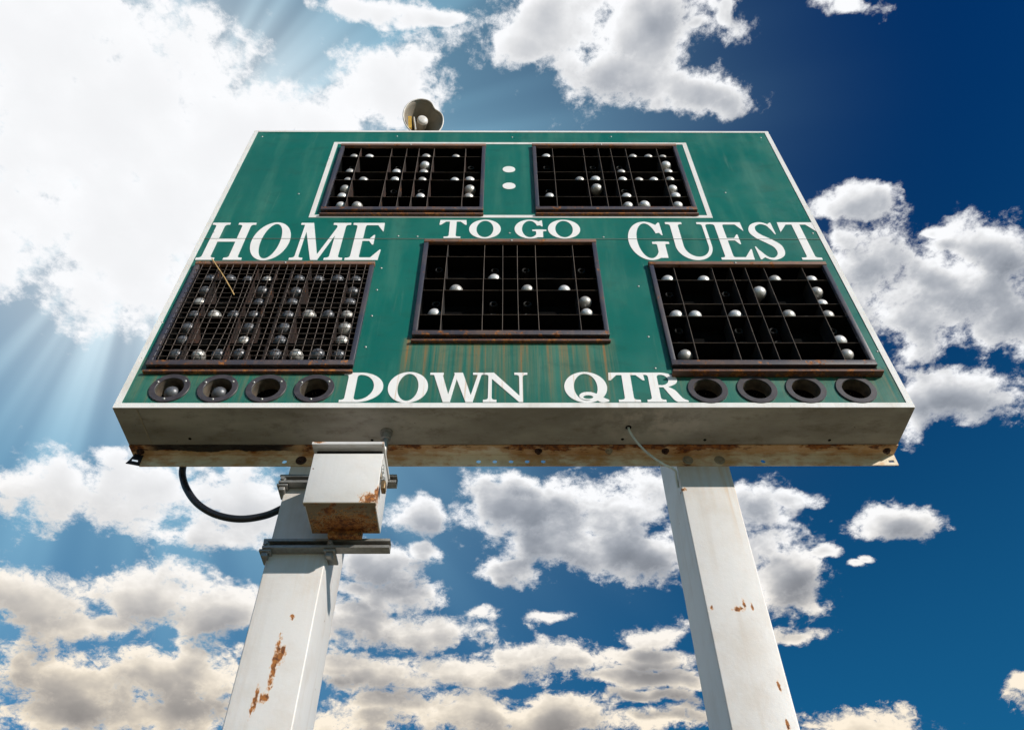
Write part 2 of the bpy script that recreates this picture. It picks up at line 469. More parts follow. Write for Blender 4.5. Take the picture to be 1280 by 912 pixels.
def beam_mat():
    """cream paint on the angle iron, rust along the upper edge and round the bolts"""
    m, g, b = new_mat('angle_iron_paint')
    co = g.v('SUBTRACT', world_co(g), (0.0, 0.0, Z0))
    x, y, z = g.xyz(co)
    c = g.mixc(g.ramp(g.noise(co, 6.0, 5.0, 0.6), 0.4, 0.7), (0.86, 0.77, 0.61), (0.72, 0.58, 0.40))
    n = g.noise(g.v('MULTIPLY', co, (1.0, 2.2, 2.2)), 13.0, 7.0, 0.66)
    along = g.noise(x, 2.1, 3.0, 0.6, dim='1D')
    # distance along the section from the front edge of the upper leg: 0 .. 0.065 .. 0.13
    sct = g.m('SUBTRACT', g.m('SUBTRACT', y, 0.217), z)
    edge = g.ramp(sct, 0.075, 0.0)
    k = g.m('ADD', g.m('MULTIPLY', edge, 0.30), g.m('ADD', n, g.m('MULTIPLY', g.m('SUBTRACT', along, 0.48), 0.8)))
    wash = g.ramp(k, 0.42, 0.68)
    c = g.mixc(g.m('MULTIPLY', wash, 0.75), c, (0.56, 0.27, 0.075))
    k2 = g.ramp(k, 0.71, 0.82)
    c = g.mixc(k2, c, g.mixc(g.ramp(g.noise(co, 60.0, 4.0, 0.6), 0.35, 0.65), (0.09, 0.032, 0.015), (0.38, 0.13, 0.030)))
    # old peeled strip of bitumen along the left part of the joint
    peel = g.m('ADD', sct, g.m('MULTIPLY', g.noise(co, 7.0, 5.0, 0.65), 0.05))
    peel = g.m('MULTIPLY', g.ramp(peel, 0.066, 0.062), g.m('MULTIPLY', g.ramp(x, -1.57, -1.50), g.ramp(x, -0.90, -1.0)))
    c = g.mixc(peel, c, (0.018, 0.011, 0.010))
    g.link(c, b.inputs['Base Color'])
    g.link(g.m('MULTIPLY_ADD', k2, 0.35, 0.45), b.inputs['Roughness'])
    bump(g, b, g.m('ADD', g.noise(co, 80.0, 3.0, 0.6), g.m('MULTIPLY', k2, -1.0)), 0.3, 0.0012)
    return m


def grass_mat():
    m, g, b = new_mat('dry_grass')
    co = world_co(g)
    c = g.mixc(g.ramp(g.noise(co, 0.35, 6.0, 0.6), 0.35, 0.65), (0.21, 0.175, 0.10), (0.27, 0.225, 0.14))
    c = g.mixc(g.ramp(g.noise(co, 45.0, 4.0, 0.7), 0.35, 0.7), c, (0.165, 0.145, 0.075))
    g.link(c, b.inputs['Base Color'])
    b.inputs['Roughness'].default_value = 0.9
    bump(g, b, g.noise(co, 60.0, 4.0, 0.7), 0.8, 0.04)
    return m


M = {}
M['green'] = green_face()
M['letter'] = letter_white()
M['trim'] = painted('white_trim', (0.80, 0.79, 0.77), 0.4, (0.45, 0.38, 0.28), 0.30, 0.0, speck=0.35)
M['seam'] = plain('seam_grey_green', (0.16, 0.21, 0.18), 0.5)
M['under'] = underside_mat()
M['cabinet'] = painted('cabinet_grey', (0.42, 0.42, 0.40), 0.5, dirt_amt=0.3, rust=0.05)
M['navy'] = painted('navy_frame_paint', (0.040, 0.043, 0.064), 0.45, (0.11, 0.085, 0.075), 0.6, 0.26)
M['navy_rust'] = painted('navy_rusting_rail', (0.050, 0.046, 0.060), 0.55, (0.16, 0.10, 0.07), 0.6, 0.52)
M['rusty'] = painted('rusty_sill', (0.13, 0.065, 0.050), 0.75, (0.07, 0.04, 0.035), 0.4, 0.66)
M['rusty_top'] = painted('rusty_lintel', (0.17, 0.095, 0.070), 0.75, (0.26, 0.15, 0.09), 0.5, 0.50)
M['black'] = plain('recess_black', (0.0028, 0.0028, 0.003), 0.9, 0.0, 0.4, 25.0, 0.08)  # even near-black for recesses and the strip under the hood
M['fin_dark'] = painted('shaded_fin', (0.012, 0.010, 0.010), 0.8, (0.03, 0.02, 0.015), 0.5, 0.16)  # fins seen on their shaded side: the shade is put into the colour
M['shelf'] = plain('black_shelf', (0.006, 0.0055, 0.0055), 0.8, 0.0, 0.4, 25.0, 0.15)
M['fin'] = painted('sunlit_rusty_fin', (0.016, 0.010, 0.009), 0.8, (0.07, 0.028, 0.018), 0.5, 0.34)  # rusty copy for windows whose fins show their sunlit side
M['wire'] = plain('dull_wire', (0.125, 0.095, 0.08), 0.55, 0.2, 0.4)
M['guard'] = plain('tan_guard_wire', (0.11, 0.078, 0.058), 0.65, 0.1, 0.6, 12.0)
M['bulb'] = plain('frosted_bulb', (0.82, 0.81, 0.79), 0.38, 0.42, 0.12, 18.0, 0.6)
M['bulb_grey'] = plain('grimy_bulb', (0.58, 0.56, 0.53), 0.42, 0.45, 0.25, 22.0, 0.5)
M['bulb_dusty'] = plain('dusty_bulb', (0.15, 0.155, 0.17), 0.42, 0.35, 0.2, 20.0, 0.6)
M['socket'] = plain('lamp_socket', (0.009, 0.0085, 0.008), 0.8, 0.0, 0.4, 40.0)
M['ring'] = plain('ring_plastic', (0.066, 0.058, 0.064), 0.45, 0.0, 0.35, 30.0)
M['tube'] = plain('lamp_tube', (0.16, 0.13, 0.10), 0.6, 0.0, 0.6, 25.0)
M['screw'] = plain('screw_zinc', (0.42, 0.42, 0.40), 0.45, 0.7, 0.3, 60.0)
M['post'] = painted('white_post_paint', (0.69, 0.67, 0.655), 0.42, (0.52, 0.44, 0.36), 0.42, 0.0,
                    zones=(((-0.826, 0.28, -0.945), (0.017, 0.10, 0.16)), ((-0.812, 0.28, -0.915), (0.024, 0.10, 0.060)),
                           ((-0.862, 0.28, -1.070), (0.012, 0.10, 0.070)), ((-0.835, 0.28, -1.065), (0.026, 0.10, 0.030)),
                           ((-0.800, 0.28, -0.770), (0.012, 0.10, 0.020)), ((-0.868, 0.28, -1.105), (0.008, 0.10, 0.05)),
                           ((0.800, 0.28, -0.742), (0.034, 0.10, 0.016)), ((0.824, 0.28, -0.722), (0.010, 0.10, 0.030)),
                           ((0.852, 0.28, -0.735), (0.007, 0.10, 0.026)), ((0.874, 0.28, -1.030), (0.008, 0.10, 0.036)),
                           ((0.693, 0.28, -0.190), (0.016, 0.10, 0.016)), ((0.705, 0.28, -0.735), (0.008, 0.10, 0.016)),
                           ((0.870, 0.28, -1.16), (0.010, 0.10, 0.03))),
                    zone_gain=1.0, speck=0.25,
                    drips=((0.69, 0.905, -0.05, 0.30, 0.35), (0.86, 0.905, -0.05, 0.55, 1.1), (-0.83, -0.72, -0.50, 0.35, 0.3)))
M['beam'] = beam_mat()
M['tab_light'] = painted('clean_cream', (0.66, 0.60, 0.48), 0.5, dirt_amt=0.2)
M['tab_dark'] = plain('dark_end_tab', (0.022, 0.022, 0.032), 0.5)  # near-black bluish tone of the left end tab
M['bolt'] = painted('weathered_bolt', (0.36, 0.31, 0.23), 0.6, (0.14, 0.10, 0.07), 0.6, 0.30)
M['bolt_rust'] = plain('rusted_bolt', (0.060, 0.024, 0.018), 0.8, 0.0, 0.5, 80.0)
M['box'] = painted('box_white', (0.68, 0.67, 0.66), 0.38, (0.46, 0.40, 0.33), 0.30, 0.0,
                   zones=(((-0.545, 0.05, -0.425), (0.055, 0.10, 0.045)), ((-0.517, 0.06, -0.40), (0.02, 0.06, 0.06)),
                          ((-0.517, 0.02, -0.25), (0.012, 0.03, 0.12)), ((-0.77, 0.02, -0.168), (0.04, 0.05, 0.012))), speck=0.5)
M['box_under'] = painted('box_rusted_floor', (0.22, 0.17, 0.10), 0.7, (0.06, 0.035, 0.02), 0.8, 0.55,
                         zones=(((-0.65, 0.20, -0.44), (0.2, 0.14, 0.1)),), scale=0.8)
M['galv'] = plain('galvanised', (0.36, 0.35, 0.33), 0.45, 0.55, 0.25, 60.0)
M['hose'] = plain('black_conduit', (0.012, 0.013, 0.018), 0.38, 0.0, 0.3, 50.0)
M['cable'] = plain('pale_cable', (0.80, 0.86, 0.82), 0.4, 0.0, 0.4, 9.0)
M['horn'] = painted('horn_beige', (0.30, 0.265, 0.215), 0.5, (0.20, 0.17, 0.14), 0.3, 0.0)
M['horn_cap'] = plain('horn_cap_white', (0.78, 0.74, 0.70), 0.4)
M['yellow'] = plain('yellow_tag', (0.80, 0.48, 0.08), 0.5, 0.0, 0.3, 70.0)
M['brass'] = plain('old_brass', (0.30, 0.20, 0.10), 0.5, 0.7, 0.4, 60.0)
M['straw'] = plain('dry_straw', (0.62, 0.40, 0.16), 0.7, 0.0, 0.3, 60.0)
M['grass'] = grass_mat()
M['concrete'] = plain('footing_concrete', (0.36, 0.35, 0.33), 0.85, 0.0, 0.3, 12.0)


# ------------------------------------------------------------------ mesh helpers
def link(name, me, mat=None, parent=None, loc=(0, 0, 0)):
    o = bpy.data.objects.new(name, me)
    COL.objects.link(o)
    if mat is not None and me is not None and not me.materials:
        me.materials.append(mat)
    o.parent = parent
    o.location = loc
    return o


def smooth(me, angle=40):
    for p in me.polygons: p.use_smooth = True
    try: me.set_sharp_from_angle(angle=R(angle))
    except Exception: pass
    return me


def mesh(name, v, f):
    me = bpy.data.meshes.new(name)
    me.from_pydata([tuple(q) for q in v], [], f)
    me.validate()
    me.update()
    return me


def box_mesh(name, x0, x1, y0, y1, z0, z1, bev=0.0, seg=2):
    bm = bmesh.new()
    vs = [bm.verts.new((x, y, z)) for x in (x0, x1) for y in (y0, y1) for z in (z0, z1)]
    for q in ((0, 1, 3, 2), (4, 6, 7, 5), (0, 4, 5, 1), (2, 3, 7, 6), (0, 2, 6, 4), (1, 5, 7, 3)):
        bm.faces.new([vs[i] for i in q])
    bmesh.ops.recalc_face_normals(bm, faces=bm.faces)
    if bev > 0:
        bmesh.ops.bevel(bm, geom=list(bm.edges), offset=bev, segments=seg, profile=0.5, affect='EDGES')
    me = bpy.data.meshes.new(name)
    bm.to_mesh(me)
    bm.free()
    if bev > 0: smooth(me, 50)
    return me


def box(name, x0, x1, y0, y1, z0, z1, mat, parent=None, bev=0.0, loc=(0, 0, 0)):
    return link(name, box_mesh(name, x0, x1, y0, y1, z0, z1, bev), mat, parent, loc)


def spline(pts, n=8):
    """Catmull-Rom through the points"""
    P = [Vector(q) for q in pts]
    P = [P[0] * 2 - P[1]] + P + [P[-1] * 2 - P[-2]]
    out = []
    for i in range(1, len(P) - 2):
        for k in range(n):
            t = k / n
            a, b, c, d = P[i - 1], P[i], P[i + 1], P[i + 2]
            out.append(0.5 * ((2 * b) + (c - a) * t + (2 * a - 5 * b + 4 * c - d) * t * t + (3 * b - a - 3 * c + d) * t ** 3))
    out.append(P[-2])
    return out


def tube_mesh(name, pts, r, n=8, cap=True):
    pts = [Vector(q) for q in pts]
    rr = r if isinstance(r, (list, tuple)) else [r] * len(pts)
    v, f = [], []
    nrm = None
    for i, p in enumerate(pts):
        t = (pts[min(i + 1, len(pts) - 1)] - pts[max(i - 1, 0)]).normalized()
        if nrm is None:
            nrm = t.orthogonal().normalized()
        nrm = (nrm - t * nrm.dot(t)).normalized()
        bn = t.cross(nrm)
        for k in range(n):
            a = 2 * math.pi * k / n
            v.append(p + (nrm * math.cos(a) + bn * math.sin(a)) * rr[i])
    for i in range(len(pts) - 1):
        for k in range(n):
            k2 = (k + 1) % n
            f.append((i * n + k, i * n + k2, (i + 1) * n + k2, (i + 1) * n + k))
    if cap:
        f.append(tuple(range(n - 1, -1, -1)))
        f.append(tuple(range((len(pts) - 1) * n, len(pts) * n)))
    return smooth(mesh(name, v, f), 60)


def lathe_mesh(name, prof, n=20, axis='Y', close=False):
    """profile of (radius, along) revolved round an axis through the origin"""
    v, f = [], []
    for r, a in prof:
        for k in range(n):
            t = 2 * math.pi * k / n
            c, s = r * math.cos(t), r * math.sin(t)
            v.append((c, a, s) if axis == 'Y' else (c, s, a) if axis == 'Z' else (a, c, s))
    m_ = len(prof)
    for i in range(m_ - 1 + (1 if close else 0)):
        j = (i + 1) % m_
        for k in range(n):
            k2 = (k + 1) % n
            f.append((i * n + k, i * n + k2, j * n + k2, j * n + k))
    me = mesh(name, v, f)
    bm = bmesh.new(); bm.from_mesh(me)
    bmesh.ops.remove_doubles(bm, verts=bm.verts, dist=1e-6)
    bmesh.ops.recalc_face_normals(bm, faces=bm.faces)
    bm.to_mesh(me); bm.free()
    return smooth(me, 45)


def plate_mesh(name, x0, x1, z0, z1, y=0.0, rects=(), circles=(), n=32):
    """flat sheet in XZ with rectangular and round openings"""
    cells = [(cx - r * 1.25, cx + r * 1.25, cz - r * 1.25, cz + r * 1.25) for cx, cz, r in circles]
    holes = list(rects) + cells
    xs = sorted({x0, x1, *[q for h in holes for q in h[:2] if x0 < q < x1]})
    zs = sorted({z0, z1, *[q for h in holes for q in h[2:] if z0 < q < z1]})
    v, f, idx = [], [], {}

    def vid(x, z):
        k = (round(x, 5), round(z, 5))
        if k not in idx:
            idx[k] = len(v); v.append((x, y, z))
        return idx[k]
    for a, b in zip(xs, xs[1:]):
        for c, d in zip(zs, zs[1:]):
            mx, mz = (a + b) / 2, (c + d) / 2
            if any(h[0] < mx < h[1] and h[2] < mz < h[3] for h in holes): continue
            f.append((vid(a, c), vid(b, c), vid(b, d), vid(a, d)))
    for (cx, cz, r), h in zip(circles, cells):
        gx = [q for q in xs if h[0] - 1e-9 <= q <= h[1] + 1e-9]
        gz = [q for q in zs if h[2] - 1e-9 <= q <= h[3] + 1e-9]
        rim = [(q, h[2]) for q in gx[:-1]] + [(h[1], q) for q in gz[:-1]] + [(q, h[3]) for q in gx[:0:-1]] + [(h[0], q) for q in gz[:0:-1]]
        full = []
        for i, p in enumerate(rim):
            q = rim[(i + 1) % len(rim)]
            k = max(1, int(round(math.hypot(q[0] - p[0], q[1] - p[1]) / (r * 2.5 / (n / 4)))))
            full += [(p[0] + (q[0] - p[0]) * j / k, p[1] + (q[1] - p[1]) * j / k) for j in range(k)]
        outer = [vid(*p) for p in full]
        inner = []
        for px, pz in full:
            l = math.hypot(px - cx, pz - cz)
            inner.append(len(v)); v.append((cx + (px - cx) / l * r, y, cz + (pz - cz) / l * r))
        for i in range(len(full)):
            j = (i + 1) % len(full)
            f.append((outer[i], outer[j], inner[j], inner[i]))
    return mesh(name, v, f)


def solid(o, t, offset=1.0):
    md = o.modifiers.new('thickness', 'SOLIDIFY')
    md.thickness = t
    md.offset = offset
    return o


def thing(name, label, cat, loc=(0, 0, 0), group=None):
    o = bpy.data.objects.new(name, None)
    COL.objects.link(o)
    o.empty_display_size = 0.2
    o.location = loc
    o['label'] = label
    o['category'] = cat
    if group: o['group'] = group
    return o


# ------------------------------------------------------------------ ground
gr = link('ground', mesh('ground', [(-600, -600, 0), (600, -600, 0), (600, 600, 0), (-600, 600, 0)], [(0, 1, 2, 3)]), M['grass'])
gr['kind'] = 'structure'

# ------------------------------------------------------------------ scoreboard cabinet
HW, H, DEP = 1.625, 2.483, 0.280
SEAM = 1.241
sb = thing('scoreboard', 'green football scoreboard with white lettering and five lamp windows on two white posts', 'scoreboard', (0, 0, Z0))

WINDOWS = {                       # centre x, centre z of each lamp window
    'clock_minutes': (-0.601, 1.892), 'clock_seconds': (0.563, 1.897), 'home': (-1.128, 0.633),
    'to_go': (-0.016, 0.833), 'guest': (1.110, 0.633)}
FW, FH = 0.443, 0.404             # half size of a window frame
OW, OH = 0.425, 0.366             # half size of the opening in the sheet
RINGS_L = [(-1.430, 0.115), (-1.231, 0.112), (-1.031, 0.112), (-0.832, 0.112)]
RINGS_R = [(0.800, 0.107), (1.005, 0.107), (1.209, 0.107), (1.418, 0.107)]
RI = 0.058

for z0, z1, sel in ((SEAM + 0.0012, H - 0.004, ('clock_minutes', 'clock_seconds')), (0.004, SEAM - 0.0012, ('home', 'to_go', 'guest'))):
    rects = [(WINDOWS[k][0] - OW, WINDOWS[k][0] + OW, WINDOWS[k][1] - OH, WINDOWS[k][1] + OH) for k in sel]
    circ = [(x, z, RI) for x, z in RINGS_L + RINGS_R] if z0 < 0.5 else []
    o = link('face_panel', plate_mesh('face_panel', -HW + 0.004, HW - 0.004, z0, z1, 0.0, rects, circ), M['green'], sb)
    solid(o, 0.0015, -1.0)

# the seam's thin overlap strip
for a_, b_ in ((-HW + 0.027, -0.012), (-0.012, HW - 0.027)):
    box('seam_strip', a_ + 0.0006, b_ - 0.0006, -0.0027, 0.0, SEAM - 0.0018, SEAM + 0.0018, M['seam'], sb)
box('side_panel', -HW, -HW + 0.003, 0.002, DEP, 0.002, H - 0.002, M['cabinet'], sb)
box('side_panel', HW - 0.003, HW, 0.002, DEP, 0.002, H - 0.002, M['cabinet'], sb)
box('top_panel', -HW, HW, 0.002, DEP, H - 0.002, H, M['cabinet'], sb)
box('back_panel', -HW + 0.004, HW - 0.004, DEP - 0.004, DEP - 0.001, 0.003, H - 0.003, M['cabinet'], sb)
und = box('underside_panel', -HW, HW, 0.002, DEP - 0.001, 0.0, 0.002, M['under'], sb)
# folded edge joint near the left end of the underside, with the small drain holes
box('joint_strip', -1.532, -1.526, 0.004, 0.215, -0.0018, 0.0, M['bolt'], und)
for hx, hy in ((0.470, 0.114), (0.452, 0.185), (1.327, 0.192), (-1.36, 0.18), (0.80, 0.19), (-0.60, 0.19)):
    link('drain_hole', lathe_mesh('drain_hole', [(0.0, -0.0012), (0.011 if hx == 0.470 else 0.006, -0.0012), (0.013 if hx == 0.470 else 0.007, 0.0)], 14, 'Z'), M['black'], und, (hx, hy, 0.0))

# white painted edge trim: outer border and the box round the clock windows
def trim(x0, x1, z0, z1, name='trim_strip', p=0.003):
    return box(name, x0, x1, -p, 0.0005, z0, z1, M['trim'], sb)
trim(-HW, HW, 0.0, 0.027)
trim(-HW, HW, H - 0.020, H)
trim(-HW, -HW + 0.026, 0.0272, H - 0.0202)
trim(HW - 0.026, HW, 0.0272, H - 0.0202)
LX0, LX1, LZ0, LZ1, LWD = -1.098, 1.078, 1.449, 2.326, 0.026
trim(LX0, LX1, LZ0, LZ0 + LWD, 'border_line', 0.002)
trim(LX0, LX1, LZ1 - LWD * 0.9, LZ1, 'border_line', 0.002)
trim(LX0, LX0 + LWD, LZ0 + LWD + 0.0002, LZ1 - LWD * 0.9 - 0.0002, 'border_line', 0.002)
trim(LX1 - LWD, LX1, LZ0 + LWD + 0.0002, LZ1 - LWD * 0.9 - 0.0002, 'border_line', 0.002)
dot_me = lathe_mesh('colon_dot', [(0.0, -0.002), (0.037, -0.002), (0.037, 0.0005)], 28)
for z in (1.984, 1.790):
    link('colon_dot', dot_me, M['letter'], sb, (-0.020, 0, z))

# screws of the sheet
screw_me = lathe_mesh('screw', [(0.0, -0.0035), (0.003, -0.003), (0.0055, -0.0012), (0.0065, 0.0005)], 10)
SCREWS = [(-0.655, 0.98), (-0.655, 0.80), (-0.655, 0.60), (-0.655, 0.38), (-0.60, 1.27), (0.60, 0.83), (0.598, 0.45), (-0.50, 1.266),
          (0.47, 1.262), (1.56, 2.40), (-1.56, 2.40), (1.575, 1.30), (-1.565, 1.30), (0.0, 2.40), (0.62, 2.41), (-0.72, 2.41),
          (-1.20, 1.70), (1.20, 1.72), (-0.02, 1.30), (1.59, 0.35), (-1.60, 0.55), (0.60, 0.24)]
for x, z in SCREWS:
    link('screw', screw_me, M['screw'], sb, (x, 0, z))

# ------------------------------------------------------------------ lamp windows
PITCHW = 0.0918
ROWZ = [0.001 + (3 - r) * 0.0925 for r in range(7)]
COLX = [s + c * PITCHW for s in (-0.355, 0.0795) for c in range(4)]
FINX = [-0.318, -0.130, -0.038, 0.036, 0.128, 0.318]
SHELFZ = [0.244, 0.054, -0.039, -0.228]
EIGHT = [(r, c) for r in range(7) for c in range(4) if r in (0, 3, 6) or c in (0, 3)]
full8 = [(r, c + 4 * d) for d in (0, 1) for r, c in EIGHT]
LAMPS = {                          # (row, column) of the lamps still in place
    'clock_minutes': [(0, 0), (0, 1), (0, 4), (0, 6), (1, 4), (2, 0), (2, 3), (2, 4), (3, 0), (3, 1), (3, 3), (3, 4), (3, 6), (3, 7),
                      (4, 0), (4, 7), (5, 0), (5, 4), (5, 7), (6, 0), (6, 1)],
    'clock_seconds': [(0, 0), (0, 5), (0, 6), (0, 7), (1, 7), (2, 4), (2, 7), (3, 2), (3, 3), (3, 4), (3, 5), (3, 6), (3, 7),
                      (4, 3), (4, 7), (5, 0), (5, 4), (5, 7), (6, 4), (6, 5), (6, 7)],
    'to_go': [(2, 3), (3, 1), (3, 4), (3, 6), (4, 7), (5, 0), (5, 7)],
    'guest': [(0, 0), (0, 2), (0, 5), (0, 7), (1, 4), (1, 7), (2, 7), (3, 0), (3, 1), (3, 3), (3, 5), (3, 7), (5, 7), (6, 0), (6, 7)],
    'home': full8}
BR = 0.033
bulb_prof = [(0.0, -BR)] + [(BR * math.sin(a), -BR * math.cos(a)) for a in [R(12 * i) for i in range(1, 11)]] + [(0.021, 0.031), (0.016, 0.040), (0.015, 0.050)]
bulb_me = lathe_mesh('bulb', bulb_prof, 20)
bulb_me.materials.append(M['bulb'])
bulb_me3 = bulb_me.copy(); bulb_me3.materials.clear(); bulb_me3.materials.append(M['bulb_grey'])
bulb_me2 = bulb_me.copy(); bulb_me2.materials.clear(); bulb_me2.materials.append(M['bulb_dusty'])
sock_me = lathe_mesh('lamp_socket', [(0.013, 0.03), (0.013, -0.012), (0.016, -0.014), (0.020, -0.012), (0.020, 0.032)], 16)
fin_me = box_mesh('fin', -0.0011, 0.0011, -0.003, 0.084, -0.3625, 0.3625)
fin_me2 = fin_me.copy()
shelf_me = box_mesh('shelf', -0.422, 0.422, 0.0, 0.0842, -0.0010, 0.0010)


def wire_line(a, b, axis, wob):
    n = 12
    pts = []
    for i in range(n + 1):
        t = i / n
        p = Vector(a).lerp(Vector(b), t)
        o = math.sin(math.pi * t) * wob
        if axis == 'x': p.x += o
        else: p.z += o
        pts.append(p)
    return tube_mesh('wire', pts, 0.0017, 5)


for key, (cx, cz) in WINDOWS.items():
    # housing: open-fronted black tray
    a, b_ = 0.4235, 0.3645
    v = [(-a, 0, -b_), (a, 0, -b_), (a, 0, b_), (-a, 0, b_), (-a, 0.085, -b_), (a, 0.085, -b_), (a, 0.085, b_), (-a, 0.085, b_)]
    w = link('lamp_window', mesh('lamp_window', v, [(4, 5, 6, 7), (0, 1, 5, 4), (1, 2, 6, 5), (2, 3, 7, 6), (3, 0, 4, 7)]), M['black'], sb, (cx, 0.0, cz))
    for x in FINX:
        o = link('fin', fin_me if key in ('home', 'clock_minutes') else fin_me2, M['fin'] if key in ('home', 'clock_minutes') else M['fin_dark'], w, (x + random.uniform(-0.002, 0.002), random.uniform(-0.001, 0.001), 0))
        o.rotation_euler = (0, R(random.uniform(-0.25, 0.25)), R(random.uniform(-1.5, 1.5)))
    for z in SHELFZ:
        o = link('shelf', shelf_me, M['shelf'], w, (0, 0, z))
        o.rotation_euler = (R(random.uniform(-1.2, 1.2)), R(random.uniform(-0.15, 0.15)), 0)
    for r, c in full8:
        p = (COLX[c] + random.uniform(-0.003, 0.003), 0.035 + random.uniform(-0.003, 0.003), ROWZ[r] + random.uniform(-0.003, 0.003))
        if (r, c) in LAMPS[key]:
            o = link('bulb', (bulb_me2 if random.random() < 0.88 else bulb_me3) if key == 'home' else bulb_me3 if random.random() < 0.35 else bulb_me, None, w, p)
            o.rotation_euler = (R(random.uniform(-6, 6)), 0, R(random.uniform(-6, 6)))
            s = random.uniform(0.93, 1.06)
            o.scale = (s, s, s)
        elif r < 6:
            link('lamp_socket', sock_me, M['socket'], w, (p[0], 0.052, p[2]))
    # frame: side rails, head and bottom rail, then the rusty sill below
    pr = -0.020
    for s in (-1, 1):
        xa, xb = sorted((s * (FW - 0.0245), s * (FW - 0.003)))
        box('frame_rail', xa, xb, pr, -0.0004, -0.3612, 0.3498, M['navy'], w, 0.002)
    box('frame_rail', -FW + 0.003, FW - 0.003, pr - 0.001, -0.0004, -0.392, -0.3615, M['navy_rust'], w, 0.002)
    box('lintel', -FW + 0.001, FW - 0.001, -0.023, -0.0004, 0.350, 0.377, M['rusty_top'], w, 0.003)
    box('gap_strip', -FW + 0.006, FW - 0.006, -0.006, -0.0004, -0.4185, -0.3922, M['shelf'], w)  # black strip put in to paint the gap above the sill dark
    o = box('sill', -FW + 0.001, FW - 0.002, -0.018, -0.0004, -0.4305, -0.4188, M['rusty'], w, 0.002)
    o.rotation_euler = (0, R(random.uniform(-0.15, 0.15)), 0)
    if key == 'guest':
        # a loose second strip has dropped below the sill and stands further out
        box('loose_strip', -FW - 0.004, FW + 0.001, -0.036, -0.0006, -0.4505, -0.4385, M['rusty'], w, 0.0025)
        box('backing_strip', -FW, FW - 0.004, -0.012, -0.0006, -0.4383, -0.4307, M['bolt'], w)
    for x in (-0.01,):
        o = link('screw', screw_me, M['screw'], w, (x + random.uniform(-0.02, 0.02), -0.0235, 0.362))
    if key != 'home':
        for x in FINX:
            link('guard_wire', wire_line((x, -0.0050, -0.362), (x, -0.0050, 0.352), 'x', random.uniform(-0.002, 0.002)), M['guard'], w)
        for z in SHELFZ:
            link('guard_wire', wire_line((-0.423, -0.0025, z), (0.423, -0.0025, z), 'z', random.uniform(-0.0012, 0.0012)), M['guard'], w)
    if key == 'home':
        nx, nz, pw = 22, 18, 0.0378
        for i in range(nx):
            x = -0.397 + i * pw
            wob = random.uniform(-0.003, 0.003) + (0.014 if i in (5, 6) else 0)
            link('wire', wire_line((x, -0.0195, -0.358), (x + random.uniform(-.004, .004), -0.0195, 0.346), 'x', wob), M['wire'], w)
        for j in range(nz):
            z = -0.340 + j * pw
            link('wire', wire_line((-0.421, -0.0222, z), (0.421, -0.0222, z + random.uniform(-.003, .003)), 'z', random.uniform(-0.004, 0.004)), M['wire'], w)

# ------------------------------------------------------------------ round lamps for down and quarter
ring_me = lathe_mesh('indicator_lamp', [(RI, 0.001), (RI, -0.0055), (RI + 0.0012, -0.0067), (0.0815, -0.0067), (0.0830, -0.0052), (0.0832, 0.0004)], 44)
ring_me.set_sharp_from_angle(angle=R(25))
tube_me = lathe_mesh('lamp_tube', [(RI, -0.002), (RI - 0.001, 0.085), (0.0, 0.085)], 32)
for i, (x, z) in enumerate(RINGS_L + RINGS_R):
    o = link('indicator_lamp', ring_me, M['ring'], sb, (x, 0, z))
    link('lamp_tube', tube_me, M['tube'] if i < 4 else M['black'], o)
    link('lamp_back', lathe_mesh('lamp_back', [(0.0, 0.080), (RI - 0.001, 0.080), (RI - 0.001, 0.055)], 24), M['black'], o)
    if i < 4:
        for a in (35, 150, 268):
            link('screw', screw_me, M['screw'], o, (0.067 * math.cos(R(a)), -0.0075, 0.067 * math.sin(R(a))))
    if i < 2:
        link('bulb', bulb_me2, None, o, (0.0, 0.034, 0.002))


